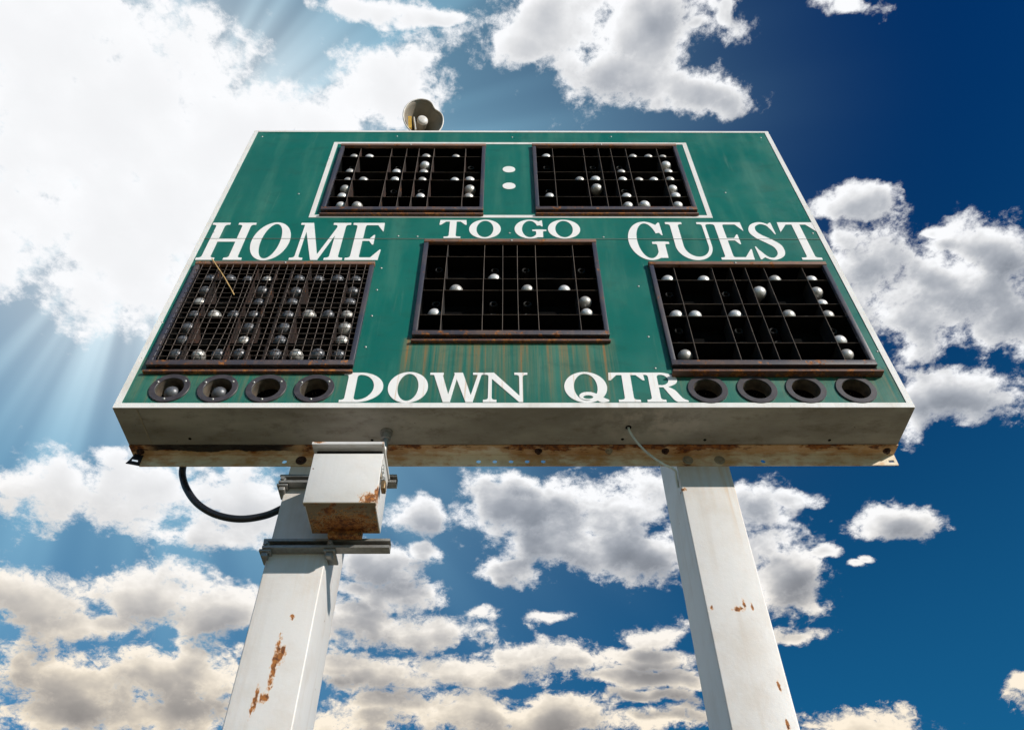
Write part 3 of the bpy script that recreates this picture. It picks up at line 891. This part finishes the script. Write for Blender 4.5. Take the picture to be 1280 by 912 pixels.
# ------------------------------------------------------------------ lettering: outlines from implicit strokes
class Glyph:
    def __init__(self, w, h, s, t, pad=0.012, res=150):
        self.w, self.h, self.s, self.t = w, h, s, t
        self.cell = h / res
        nx, nz = int((w + 2 * pad) / self.cell) + 1, int((h + 2 * pad) / self.cell) + 1
        self.ox, self.oz = -pad, -pad
        self.X, self.Z = np.meshgrid(-pad + np.arange(nx) * self.cell, -pad + np.arange(nz) * self.cell, indexing='ij')
        self.F = np.full_like(self.X, 1.0)

    def poly(self, pts):
        """convex polygon, any order of turning"""
        a = sum(pts[i][0] * pts[(i + 1) % len(pts)][1] - pts[(i + 1) % len(pts)][0] * pts[i][1] for i in range(len(pts)))
        if a < 0: pts = pts[::-1]
        f = np.full_like(self.X, -1.0)
        for i in range(len(pts)):
            (x0, z0), (x1, z1) = pts[i], pts[(i + 1) % len(pts)]
            l = math.hypot(x1 - x0, z1 - z0)
            f = np.maximum(f, ((self.X - x0) * (z1 - z0) - (self.Z - z0) * (x1 - x0)) / l)
        return f

    def rect(self, x0, z0, x1, z1):
        return self.poly([(x0, z0), (x1, z0), (x1, z1), (x0, z1)])

    def ell(self, cx, cz, a, b, p=2.0):
        u, v = np.abs(self.X - cx) / a, np.abs(self.Z - cz) / b
        k = (u ** p + v ** p) ** (1 / p)
        g_ = np.sqrt((u / a) ** 2 + (v / b) ** 2) + 1e-6
        return (k - 1) * np.maximum(k, 0.2) / g_

    def path(self, pts, rad):
        """stroke of varying width along a smooth curve"""
        P = spline([(x, 0, z) for x, z in pts], 12)
        n = len(P)
        rs = np.interp(np.linspace(0, len(rad) - 1, n), range(len(rad)), rad)
        f = np.full_like(self.X, 1.0)
        for i in range(n - 1):
            ax, az, bx, bz = P[i].x, P[i].z, P[i + 1].x, P[i + 1].z
            dx, dz = bx - ax, bz - az
            tt = np.clip(((self.X - ax) * dx + (self.Z - az) * dz) / (dx * dx + dz * dz + 1e-12), 0, 1)
            f = np.minimum(f, np.hypot(self.X - ax - tt * dx, self.Z - az - tt * dz) - (rs[i] + (rs[i + 1] - rs[i]) * tt))
        return f

    def add(self, f, k=0.0):
        if k > 0:
            hh = np.clip(0.5 + 0.5 * (f - self.F) / k, 0, 1)
            self.F = f * (1 - hh) + self.F * hh - k * hh * (1 - hh)
        else:
            self.F = np.minimum(self.F, f)

    def cut(self, f):
        self.F = np.maximum(self.F, -f)

    def stem(self, x0, x1, lo=True, hi=True, e=None, z0=None, z1=None):
        """upright with bracketed serifs"""
        e = self.s * 0.55 if e is None else e
        z0, z1 = 0 if z0 is None else z0, self.h if z1 is None else z1
        f0 = self.F
        self.F = self.rect(x0, z0, x1, z1)
        k = self.s * 0.42
        if lo: self.add(self.rect(x0 - e, z0, x1 + e, z0 + self.t), k)
        if hi: self.add(self.rect(x0 - e, z1 - self.t, x1 + e, z1), k)
        self.F = np.maximum(self.F, np.maximum(z0 - self.Z, self.Z - z1))
        self.F = np.minimum(self.F, f0)

    def loops(self):
        F, c = self.F, self.cell
        nx, nz = F.shape
        S = F < 0
        pts, adj = {}, {}

        def cross(i0, j0, i1, j1):
            k = (i0, j0, i1, j1)
            if k not in pts:
                t = F[i0, j0] / (F[i0, j0] - F[i1, j1])
                pts[k] = (self.ox + (i0 + (i1 - i0) * t) * c, self.oz + (j0 + (j1 - j0) * t) * c)
            return k
        cs = S[:-1, :-1].astype(int) + S[1:, :-1] + S[1:, 1:] + S[:-1, 1:]
        for i, j in zip(*np.where((cs > 0) & (cs < 4))):
            e = []
            if S[i, j] != S[i + 1, j]: e.append(cross(i, j, i + 1, j))
            if S[i + 1, j] != S[i + 1, j + 1]: e.append(cross(i + 1, j, i + 1, j + 1))
            if S[i, j + 1] != S[i + 1, j + 1]: e.append(cross(i, j + 1, i + 1, j + 1))
            if S[i, j] != S[i, j + 1]: e.append(cross(i, j, i, j + 1))
            for a, b in ([(e[0], e[1])] if len(e) == 2 else [(e[0], e[1]), (e[2], e[3])]):
                adj.setdefault(a, []).append(b)
                adj.setdefault(b, []).append(a)
        out, seen = [], set()
        for k in adj:
            if k in seen: continue
            loop, cur, prev = [], k, None
            while cur not in seen:
                seen.add(cur)
                loop.append(pts[cur])
                nxt = [q for q in adj[cur] if q != prev and q not in seen]
                if not nxt: break
                prev, cur = cur, nxt[0]
            if len(loop) > 6: out.append(self.simplify(loop))
        return out

    def simplify(self, P, tol=None):
        tol = self.h * 0.0011 if tol is None else tol
        P = np.array(P)

        def dp(a, b):
            if b <= a + 1: return []
            d = P[b] - P[a]
            l = math.hypot(*d) + 1e-12
            q = np.abs((P[a + 1:b, 0] - P[a, 0]) * d[1] - (P[a + 1:b, 1] - P[a, 1]) * d[0]) / l
            m = int(np.argmax(q))
            if q[m] < tol: return []
            m += a + 1
            return dp(a, m) + [m] + dp(m, b)
        n = len(P)
        h = int(np.argmax(np.hypot(P[:, 0] - P[0, 0], P[:, 1] - P[0, 1])))
        P = np.vstack([P, P[:1]])
        keep = [0] + dp(0, h) + [h] + dp(h, n)
        return [tuple(P[i]) for i in keep]

    def mesh(self, name):
        cu = bpy.data.curves.new(name, 'CURVE')
        cu.dimensions = '2D'
        cu.fill_mode = 'BOTH'
        cu.extrude = 0.0009
        for lp in self.loops():
            sp = cu.splines.new('POLY')
            sp.points.add(len(lp) - 1)
            for q, (x, z) in zip(sp.points, lp): q.co = (x, z, 0, 1)
            sp.use_cyclic_u = True
        o = bpy.data.objects.new(name, cu)
        COL.objects.link(o)
        dg = bpy.context.evaluated_depsgraph_get()
        me = bpy.data.meshes.new_from_object(o.evaluated_get(dg))
        bpy.data.objects.remove(o)
        bpy.data.curves.remove(cu)
        me.transform(Matrix.Rotation(R(90), 4, 'X'))
        me.name = name
        return me


def ring(G, cx, cz, a, b, s, t):
    G.add(np.maximum(G.ell(cx, cz, a, b), -G.ell(cx, cz, a - s, b - t * 0.85)))


def glyph(ch, w, h, s, t):
    G = Glyph(w, h, s, t)
    e = s * 0.5
    if ch == 'H':
        G.stem(e, e + s); G.stem(w - e - s, w - e)
        G.add(G.rect(e + s * 0.5, h * 0.475, w - e - s * 0.5, h * 0.475 + t * 1.5))
    elif ch == 'O':
        ring(G, w / 2, h / 2, w / 2, h / 2 + 0.004, s * 1.08, t)
    elif ch == 'Q':
        ring(G, w / 2, h * 0.5, w / 2, h / 2 + 0.004, s * 1.08, t)
        G.add(np.maximum(G.ell(w * 0.53, h * 0.20, w * 0.20, h * 0.135), -G.ell(w * 0.535, h * 0.165, w * 0.115, h * 0.06)))
        G.add(G.path([(w * 0.60, h * 0.30), (w * 0.72, h * 0.20), (w * 0.84, h * 0.08), (w * 0.97, h * 0.05)], [s * 0.16, s * 0.36, s * 0.42, s * 0.20]))
    elif ch == 'G':
        ring(G, w * 0.48, h / 2, w * 0.48, h / 2 + 0.004, s * 1.08, t)
        G.cut(G.poly([(w * 0.60, h * 0.36), (w * 1.2, h * 0.36), (w * 1.2, h * 0.79), (w * 0.60, h * 0.66)]))
        G.cut(G.rect(w * 0.885, -0.1, w * 1.2, h * 1.2))
        G.add(G.poly([(w * 0.875, h * 0.985), (w * 0.835, h * 0.985), (w * 0.70, h * 0.86), (w * 0.855, h * 0.64), (w * 0.885, h * 0.64)]))
        f0 = G.F
        G.F = G.rect(w * 0.885 - s, h * 0.045, w * 0.885, h * 0.46)
        G.add(G.rect(w * 0.885 - s * 1.55, h * 0.46 - t, w * 0.995, h * 0.46), s * 0.25)
        G.F = np.minimum(G.F, f0)
    elif ch == 'M':
        th = s * 0.42
        G.stem(e, e + th, hi=False)
        G.stem(w - e - s, w - e)
        G.add(G.rect(0, h - t, e + s, h))
        mx = w * 0.47
        G.add(G.poly([(e * 0.9, h), (e * 0.9 + s * 1.05, h), (mx + s * 0.45, 0), (mx - s * 0.40, 0)]))
        G.add(G.poly([(w - e - s * 0.35, h), (w - e - s * 0.75, h), (mx - s * 0.05, h * 0.02), (mx + s * 0.42, h * 0.02)]))
        G.cut(-G.rect(-0.1, 0, w + 0.1, h))
    elif ch == 'N':
        th = s * 0.40
        G.stem(w * 0.13, w * 0.13 + th, hi=False)
        G.stem(w - e - th, w - e, lo=False)
        G.add(G.rect(0, h - t, w * 0.2, h))
        G.add(G.poly([(w * 0.045, h), (w * 0.045 + s * 1.05, h), (w - e, h * 0.10), (w - e, 0), (w - e - s * 0.45, 0)]))
    elif ch == 'W':
        th = s * 0.42
        a, m_, c_ = w * 0.335, w * 0.52, w * 0.735
        for xt, xb in ((w * 0.055, a), (w * 0.435, c_)):
            G.add(G.poly([(xt, h), (xt + s, h), (xb + s * 0.42, 0), (xb - s * 0.42, 0)]))
        G.add(G.poly([(w * 0.455 + th * 0.9, h), (w * 0.455, h), (a - s * 0.1, 0), (a + s * 0.36, 0)]))
        G.add(G.poly([(w * 0.945, h), (w * 0.945 - th, h), (c_ - s * 0.1, 0), (c_ + s * 0.36, 0)]))
        G.add(G.rect(0, h - t, w * 0.245, h), s * 0.12)
        G.add(G.rect(w * 0.78, h - t, w, h), s * 0.12)
        G.cut(-G.rect(-0.1, 0, w + 0.1, h))
    elif ch == 'E':
        G.stem(e, e + s)
        G.add(G.rect(e, h - t * 1.15, w * 0.96, h)); G.add(G.rect(e, 0, w * 0.97, t * 1.15))
        G.add(G.rect(e, h * 0.50, w * 0.72, h * 0.50 + t * 1.1))
        G.add(G.poly([(w * 0.96, h), (w * 0.70, h), (w * 0.76, h - t), (w * 0.93, h * 0.76), (w * 0.97, h * 0.76)]))
        G.add(G.poly([(w * 1.0, h * 0.27), (w * 0.965, h * 0.27), (w * 0.72, t), (w * 0.66, 0), (w * 0.96, 0)]))
        zc = h * 0.50 + t * 0.55
        G.add(G.poly([(w * 0.74, zc - h * 0.13), (w * 0.70, zc - h * 0.13), (w * 0.56, zc), (w * 0.70, zc + h * 0.13), (w * 0.74, zc + h * 0.13)]))
    elif ch == 'T':
        G.stem(w / 2 - s / 2, w / 2 + s / 2, hi=False, e=s * 0.72)
        G.add(G.rect(w * 0.03, h - t * 1.15, w * 0.97, h))
        for s_ in (0, 1):
            f = lambda q: w * (1 - q) if s_ else w * q
            G.add(G.poly([(f(0.02), h), (f(0.30), h), (f(0.24), h - t), (f(0.055), h * 0.73), (f(0.0), h * 0.73)]))
    elif ch == 'U':
        th = s * 0.42
        x0, x1 = e, w - e - th
        cut = h * 0.36
        a, b = (w - 2 * e) / 2, cut
        cx = w / 2
        o_, i_ = G.ell(cx, cut, a, b + 0.004), G.ell(cx + (s - th) / 2, cut, a - (s + th) / 2, b - t * 1.35)
        G.add(np.maximum(np.maximum(o_, -i_), G.Z - cut))
        G.stem(x0, x0 + s, lo=False, z0=cut - 0.002); G.stem(x1, x1 + th, lo=False, z0=cut - 0.002, e=s * 0.62)
    elif ch == 'S':
        pts = [(0.85, 0.80), (0.74, 0.925), (0.50, 0.975), (0.24, 0.90), (0.165, 0.745), (0.30, 0.61), (0.58, 0.48), (0.80, 0.34), (0.80, 0.15), (0.55, 0.028), (0.30, 0.06), (0.10, 0.235)]
        q = s / 2
        G.add(G.path([(x * w, z * h) for x, z in pts], [t * .35, t * .40, t * .5, q * .66, q * .95, q * 1.1, q * 1.16, q * 1.08, q * .85, t * .5, t * .42, t * .35]))
        G.add(G.poly([(w * 0.90, h * 0.99), (w * 0.865, h * 0.99), (w * 0.74, h * 0.93), (w * 0.875, h * 0.67), (w * 0.915, h * 0.67)]))
        G.add(G.poly([(w * 0.06, h * 0.01), (w * 0.10, h * 0.01), (w * 0.24, h * 0.07), (w * 0.07, h * 0.34), (w * 0.03, h * 0.34)]))
    elif ch == 'D':
        G.stem(e, e + s)
        cx = w * 0.40
        G.add(np.maximum(np.maximum(G.ell(cx, h / 2, w - cx, h / 2), -G.ell(cx, h / 2, w - cx - s * 1.05, h / 2 - t)), cx - G.X))
        G.add(G.rect(e, h - t, cx + 0.002, h)); G.add(G.rect(e, 0, cx + 0.002, t))
    elif ch == 'R':
        G.stem(e, e + s)
        cx, cz, bb = w * 0.40, h * 0.745, h * 0.255
        a = w * 0.84 - cx
        G.add(np.maximum(np.maximum(G.ell(cx, cz, a, bb), -G.ell(cx, cz, a - s, bb - t * 0.9)), cx - G.X))
        G.add(G.rect(e, h - t, cx + 0.002, h)); G.add(G.rect(e, h * 0.49, cx + 0.002, h * 0.49 + t))
        G.add(G.path([(w * 0.50, h * 0.50), (w * 0.64, h * 0.34), (w * 0.76, h * 0.12), (w * 0.86, h * 0.045), (w * 0.98, h * 0.028)],
                     [t * 0.6, s * 0.48, s * 0.5, s * 0.36, t * 0.4]))
        G.cut(-G.rect(-0.1, 0, w + 0.1, h))
    return G.mesh('letter_' + ch)


WORDS = [   # base, cap height, stem, thin, then letter and its left and right ends
    (1.048, 0.346, 0.044, 0.0195, (('H', -1.590, -1.365), ('O', -1.350, -1.154), ('M', -1.124, -0.862), ('E', -0.845, -0.675))),
    (1.053, 0.352, 0.042, 0.0195, (('G', 0.597, 0.806), ('U', 0.813, 1.043), ('E', 1.050, 1.220), ('S', 1.236, 1.392), ('T', 1.408, 1.604))),
    (1.249, 0.175, 0.036, 0.0135, (('T', -0.391, -0.246), ('O', -0.232, -0.065), ('G', 0.008, 0.176), ('O', 0.184, 0.354))),
    (0.0325, 0.178, 0.037, 0.0135, (('D', -0.718, -0.548), ('O', -0.528, -0.362), ('W', -0.358, -0.126), ('N', -0.136, 0.051))),
    (0.0325, 0.178, 0.037, 0.0135, (('Q', 0.205, 0.383), ('T', 0.393, 0.545), ('R', 0.543, 0.708)))]
for base, ht, s, t, letters in WORDS:
    for ch, x0, x1 in letters:
        link('letter', glyph(ch, x1 - x0, ht, s, t), M['letter'], sb, (x0, -0.0011, base))

# ------------------------------------------------------------------ posts
PY0, PY1 = 0.283, 0.575


def post(x0, x1, label):
    t = thing('steel_post', label, 'post', ((x0 + x1) / 2, (PY0 + PY1) / 2, 0))
    w, d = (x1 - x0) / 2, (PY1 - PY0) / 2
    top = Z0 + 2.1
    prof = []
    rr = 0.0055
    for sx, sy, a0 in ((1, 1, 0), (-1, 1, 90), (-1, -1, 180), (1, -1, 270)):
        for k in range(5):
            a = R(a0 + 22.5 * k)
            prof.append((sx * (w - rr) + rr * math.cos(a), sy * (d - rr) + rr * math.sin(a)))
    n = len(prof)
    v = [(x, y, z) for z in (0.02, top) for x, y in prof]
    f = [(i, (i + 1) % n, n + (i + 1) % n, n + i) for i in range(n)] + [tuple(range(n - 1, -1, -1)), tuple(range(n, 2 * n))]
    link('column', smooth(mesh('column', v, f), 50), M['post'], t)
    box('base_plate', -w - 0.08, w + 0.08, -d - 0.08, d + 0.08, 0.0, 0.022, M['post'], t, 0.003)
    for sx in (-1, 1):
        for sy in (-1, 1):
            link('anchor_bolt', lathe_mesh('anchor_bolt', [(0.0, 0.05), (0.016, 0.05), (0.016, 0.021)], 6, 'Z'), M['bolt'], t, (sx * (w + 0.045), sy * (d + 0.045), 0))
    return t


post(-0.947, -0.722, 'white steel post carrying the rusty electrical box and strut channels')
post(0.685, 0.907, 'white steel post without a box, thin pale cable at its top')

# ------------------------------------------------------------------ angle iron under the cabinet
BH = 0.0645
bt = thing('angle_beam', 'long cream painted angle iron streaked with rust under the scoreboard', 'beam', (0, 0, Z0))
link('upper_leg', box_mesh('upper_leg', -HW, HW, 0.217, 0.2824, -0.0062, -0.0002, 0.0008), M['beam'], bt)
vl = link('lower_leg', plate_mesh('lower_leg', -HW + 0.045, HW, -BH, -0.0064, 0.2768, [(HW - 0.036, HW - 0.012, -0.049, -0.037)],
          [(x, -0.041, 0.0105) for x in (-0.154, -0.085, -0.016, 0.052, 0.120, -0.975, 1.055)], 16), M['beam'], bt)
solid(vl, 0.0058, -1.0)


def tab(s, mat):
    """bent end of the lower leg with its slot, springing a little away from the face"""
    a, b = s * (HW - 0.0455), s * (HW + 0.006)
    i0, i1 = s * (HW - 0.034), s * (HW - 0.011)
    z = [-0.0068, -0.0360, -0.0470, -BH + 0.0005]
    yy = lambda x: 0.2768 - 0.016 * (abs(x) - (HW - 0.0455)) / 0.0515
    xs = [a, i0, i1, b]
    # the end is cut on a slant
    ends = [s * (HW - 0.012), s * (HW - 0.004), s * (HW - 0.001), b]
    v, f = [], []
    for j, zz in enumerate(z):
        for i, x in enumerate(xs):
            x_ = ends[j] if i == 3 else x
            v.append((x_, yy(x_), zz))
    for j in range(3):
        for i in range(3):
            if i == 1 and j == 1: continue
            q = (j * 4 + i, j * 4 + i + 1, (j + 1) * 4 + i + 1, (j + 1) * 4 + i)
            f.append(q if s < 0 else q[::-1])
    o = link('end_tab', mesh('end_tab', v, f), mat, bt)
    solid(o, 0.004, 0.0)


tab(-1, M['tab_dark'])
hex_me = lathe_mesh('bolt', [(0.0, -0.014), (0.009, -0.014), (0.0095, -0.004), (0.016, -0.0035), (0.0165, 0.0004)], 14, 'Z')
hexy_me = lathe_mesh('bolt', [(0.0, -0.012), (0.009, -0.012), (0.0115, -0.010), (0.0118, -0.0045), (0.0155, -0.004), (0.0205, -0.0045), (0.0225, -0.003), (0.023, 0.0004)], 18, 'Y')
for x, rusty in ((-1.585, 1), (-0.83, 1), (1.585, 1), (0.64, 1), (0.10, 1), (0.40, 0)):
    link('bolt', hex_me.copy(), M['bolt_rust'] if rusty else M['bolt'], bt, (x, 0.250, -0.0062))
for x, rusty in ((-0.905, 1), (-0.76, 1), (0.735, 0), (0.870, 0)):
    link('bolt', hexy_me.copy(), M['bolt_rust'] if rusty else M['bolt'], bt, (x, 0.2768, -0.036))

# ------------------------------------------------------------------ strut channels on the left post
def strut(z, x0, x1, label):
    t = thing('strut_channel', label, 'channel', (0, 0, Z0 + z), 'channels clamped to the post')
    k, hs, dp = 0.0026, 0.0205, 0.041
    yb = PY0 - 0.0003
    yf = yb - dp
    prof = [(yb, -hs), (yb, hs), (yf, hs), (yf, hs - 0.011), (yf + k, hs - 0.011), (yf + k, hs - k), (yb - k, hs - k),
            (yb - k, -hs + k), (yf + k, -hs + k), (yf + k, -hs + 0.011), (yf, -hs + 0.011), (yf, -hs)]
    n = len(prof)
    v = [(x, y, zz) for x in (x0, x1) for y, zz in prof]
    f = [(i, (i + 1) % n, n + (i + 1) % n, n + i) for i in range(n)] + [tuple(range(n - 1, -1, -1)), tuple(range(n, 2 * n))]
    me = mesh('channel', v, f)
    bm = bmesh.new(); bm.from_mesh(me); bmesh.ops.recalc_face_normals(bm, faces=bm.faces); bm.to_mesh(me); bm.free()
    link('channel', me, M['galv'], t)
    for x in (-0.962 + 0.013, -0.706):
        # clamp dog under the channel gripping the post's side
        box('clamp', x - 0.022, x + 0.022, yf + 0.006, yb + 0.06 if x < -0.947 or x > -0.722 else yb - 0.001, -hs - 0.0105, -hs - 0.0003, M['galv'], t, 0.002)
        box('clamp_plate', x - 0.012, x + 0.012, yf + 0.012, yb - 0.002, -hs - 0.030, -hs - 0.0108, M['galv'], t, 0.002)
        link('clamp_bolt', lathe_mesh('clamp_bolt', [(0.0, -0.010), (0.009, -0.010), (0.009, 0.0), (0.0125, 0.0), (0.0125, 0.003)], 6, 'Y'), M['galv'], t, (x, yf + 0.004, 0))
    return t


strut(-0.163, -0.964, -0.486, 'grey strut channel clamped behind the top of the electrical box')
strut(-0.482, -0.960, -0.480, 'grey strut channel clamped below the electrical box')

# ------------------------------------------------------------------ electrical box
BX0, BX1, BZ0, BZ1, BY0, BY1 = -0.783, -0.519, -0.440, -0.176, 0.048, 0.2405
eb = thing('electrical_box', 'white metal electrical box with rusted floor and padlock bolted to the post', 'electrical box', (0, 0, Z0))
box('body', BX0, BX1, BY0 + 0.022, BY1, BZ0, BZ1, M['box'], eb, 0.003)
box('floor_panel', BX0 + 0.004, BX1 - 0.004, BY0 + 0.024, BY1 - 0.004, BZ0 - 0.0018, BZ0 + 0.001, M['box_under'], eb)
door = box('door', BX0 - 0.003, BX1 + 0.003, BY0, BY0 + 0.0215, BZ0 - 0.003, BZ1 - 0.026, M['box'], eb, 0.003)
box('hood_gap_shade', BX0 + 0.004, BX1 - 0.004, BY0 + 0.014, BY0 + 0.0216, BZ1 - 0.030, BZ1 - 0.003, M['black'], eb)  # black strip that paints in the shade of the gap under the hood
box('door_bottom_edge', BX0 - 0.001, BX1 + 0.001, BY0 + 0.002, BY0 + 0.0195, BZ0 - 0.0045, BZ0 - 0.0031, M['box_under'], door)
hv = [(BX0 - 0.010, 0.018, BZ1 - 0.004), (BX1 + 0.006, 0.018, BZ1 - 0.004), (BX1 + 0.006, 0.018, BZ1 + 0.008), (BX0 - 0.010, 0.018, BZ1 + 0.008),
      (BX0 - 0.010, BY1, BZ1 + 0.004), (BX1 + 0.006, BY1, BZ1 + 0.004), (BX1 + 0.006, BY1, BZ1 + 0.014), (BX0 - 0.010, BY1, BZ1 + 0.014)]
link('hood', mesh('hood', hv, [(0, 1, 2, 3), (4, 7, 6, 5), (0, 4, 5, 1), (3, 2, 6, 7), (0, 3, 7, 4), (1, 5, 6, 2)]), M['box'], eb)
for z in (BZ0 - 0.022, ):
    box('mounting_foot', -0.715, -0.585, BY1 - 0.030, BY1, BZ0 - 0.030, BZ0 - 0.0022, M['box_under'], eb, 0.004)
# hasp, chain and padlock on the right-hand side
hs_ = box('hasp', BX1 + 0.0032, BX1 + 0.0075, BY0 + 0.004, BY0 + 0.060, -0.318, -0.296, M['bolt'], eb, 0.001)
sh = [(BX1 + 0.016, BY0 + 0.030 + 0.012 * math.cos(R(a)), -0.322 + 0.020 * math.sin(R(a))) for a in range(0, 181, 20)]
lk = box('padlock', BX1 + 0.009, BX1 + 0.026, BY0 + 0.012, BY0 + 0.048, -0.366, -0.326, M['brass'], eb, 0.004)
link('shackle', tube_mesh('shackle', sh, 0.0032, 8), M['screw'], lk)
for i in range(7):
    a = 0.010 * i
    pts = [(BX1 + 0.008 + 0.005 * math.cos(R(q)), BY0 + 0.016 + 0.004 * (i % 2) + 0.004 * math.sin(R(q) * 2) * (i % 2), -0.275 - a + 0.008 * math.sin(R(q))) for q in range(0, 361, 45)]
    link('chain_link', tube_mesh('chain_link', pts, 0.0013, 6), M['screw'], eb)
loop = [(BX1 + 0.006 + 0.003 * math.sin(R(q)), BY0 + 0.018 + 0.017 * math.cos(R(q)), -0.268 + 0.018 * math.sin(R(q))) for q in range(0, 361, 24)]
link('wire_loop', tube_mesh('wire_loop', loop, 0.0011, 6), M['screw'], eb)
# conduit from the cabinet's floor into the box
cp = spline([(-0.534, 0.140, 0.002), (-0.534, 0.141, -0.05), (-0.536, 0.150, -0.10), (-0.540, 0.160, BZ1 + 0.006)], 6)
cd = link('conduit', tube_mesh('conduit', cp, 0.0135, 14), M['galv'], eb)
link('conduit_collar', lathe_mesh('conduit_collar', [(0.013, -0.045), (0.021, -0.043), (0.021, -0.012), (0.026, -0.011), (0.026, 0.0), (0.013, 0.0)], 18, 'Z'), M['galv'], cd, (-0.534, 0.140, -0.0004))

# ------------------------------------------------------------------ cables
hp = spline([(-1.430, 0.300, 0.03), (-1.412, 0.304, -0.03), (-1.398, 0.306, -0.09), (-1.358, 0.308, -0.165), (-1.292, 0.310, -0.240), (-1.205, 0.313, -0.292),
             (-1.105, 0.318, -0.310), (-1.010, 0.326, -0.286), (-0.948, 0.338, -0.236), (-0.930, 0.345, -0.215)], 8)
hz = link('black_hose', tube_mesh('black_hose', hp, 0.0145, 14), M['hose'])
hz.location = (0, 0, Z0)
hz['label'] = 'thick black conduit hose hanging in a loop beside the white post'
hz['category'] = 'hose'
cpts = spline([(0.470, 0.114, 0.0), (0.474, 0.118, -0.020), (0.498, 0.142, -0.050), (0.545, 0.185, -0.075), (0.610, 0.232, -0.092), (0.668, 0.266, -0.100), (0.676, 0.296, -0.112),
               (0.680, 0.312, -0.130), (0.683, 0.318, -0.150)], 8)
cb = link('thin_cable', tube_mesh('thin_cable', cpts, 0.0052, 8), M['cable'])
cb.location = (0, 0, Z0)
cb['label'] = 'thin pale green cable drooping from a hole in the cabinet floor to the post'
cb['category'] = 'cable'

# ------------------------------------------------------------------ horn speaker on the top edge
ht = thing('horn_speaker', 'beige horn loudspeaker with white centre cap on top of the scoreboard', 'loudspeaker', (-0.60, 0.10, Z0 + H))
HC = Vector((0.030, -0.120, 0.150))              # mouth centre in the thing's space
axis = Vector((-0.30, 0.90, 0.40)).normalized()  # from the mouth back to the driver
sx = Vector((0.95, 0.31, 0.0)).normalized()
sx = (sx - axis * sx.dot(axis)).normalized()
sz = sx.cross(axis)


def horn_ring(t, n=48, grow=0.0):
    """outline of the bell at depth t (0 mouth .. 1 throat): round with a dent pressed into the rim"""
    e = 0.24 + 0.76 * (1 - t) ** 1.7
    out = []
    for k in range(n):
        a = 2 * math.pi * k / n
        dent = 1.0 - 0.20 * (1 - t) * math.exp(-((math.degrees(a) - 55) / 17) ** 2)
        out.append(HC + axis * (0.26 * t) + (sx * math.cos(a) * 0.130 + sz * math.sin(a) * 0.152) * (e * dent + grow))
    return out


v, f = [], []
rings = [horn_ring(i / 12) for i in range(13)]
for q in rings: v += q
for i in range(12):
    for k in range(48):
        k2 = (k + 1) % 48
        f.append((i * 48 + k, i * 48 + k2, (i + 1) * 48 + k2, (i + 1) * 48 + k))
bell = link('bell', smooth(mesh('bell', v, f), 60), M['horn'], ht)
solid(bell, 0.004, 0.0)
link('rim', tube_mesh('rim', horn_ring(0.0) + horn_ring(0.0)[:1], 0.0048, 8, False), M['horn_cap'], ht)
pc = HC + axis * 0.085
link('centre_horn', tube_mesh('centre_horn', [pc + axis * 0.10, pc + axis * 0.02, pc - axis * 0.055], [0.034, 0.034, 0.034], 24), M['horn'], ht)
pc2 = pc - axis * 0.055
link('centre_cap', tube_mesh('centre_cap', [pc2 + axis * 0.001, pc2 - axis * 0.010, pc2 - axis * 0.016], [0.036, 0.034, 0.022], 24), M['horn_cap'], ht)
tg = HC - sx * 0.078 - sz * 0.055 + axis * 0.005
link('tag', tube_mesh('tag', [tg + sz * 0.03 - sx * 0.006, tg - sz * 0.06 + sx * 0.012], 0.015, 4), M['yellow'], ht)
tg2 = tg + sx * 0.030
link('tag_strip', tube_mesh('tag_strip', [tg2 + sz * 0.035 - sx * 0.012 - axis * 0.004, tg2 - sz * 0.06 + sx * 0.016 - axis * 0.004], 0.006, 6), M['horn_cap'], ht)
dr = HC + axis * 0.26
link('driver', tube_mesh('driver', [dr - axis * 0.03, dr + axis * 0.005, dr + axis * 0.008, dr + axis * 0.10], [0.034, 0.034, 0.060, 0.058], 24), M['horn'], ht)
fp = HC + axis * 0.24
box('bracket', fp.x - 0.02, fp.x + 0.02, fp.y - 0.018, fp.y + 0.018, -0.004, fp.z - 0.025, M['galv'], ht, 0.002)
box('bracket_foot', fp.x - 0.05, fp.x + 0.05, fp.y - 0.03, fp.y + 0.03, -0.0005, 0.006, M['galv'], ht)

# ------------------------------------------------------------------ straw caught in the wire guard
tw = link('straw', tube_mesh('straw', spline([(-1.492, -0.030, 1.018), (-1.44, -0.033, 0.935), (-1.385, -0.033, 0.85), (-1.31, -0.0255, 0.725)], 5), 0.0028, 6), M['straw'])
tw.location = (0, 0, Z0)
tw['label'] = 'dry yellow straw caught in the wire guard of the home score window'
tw['category'] = 'straw'
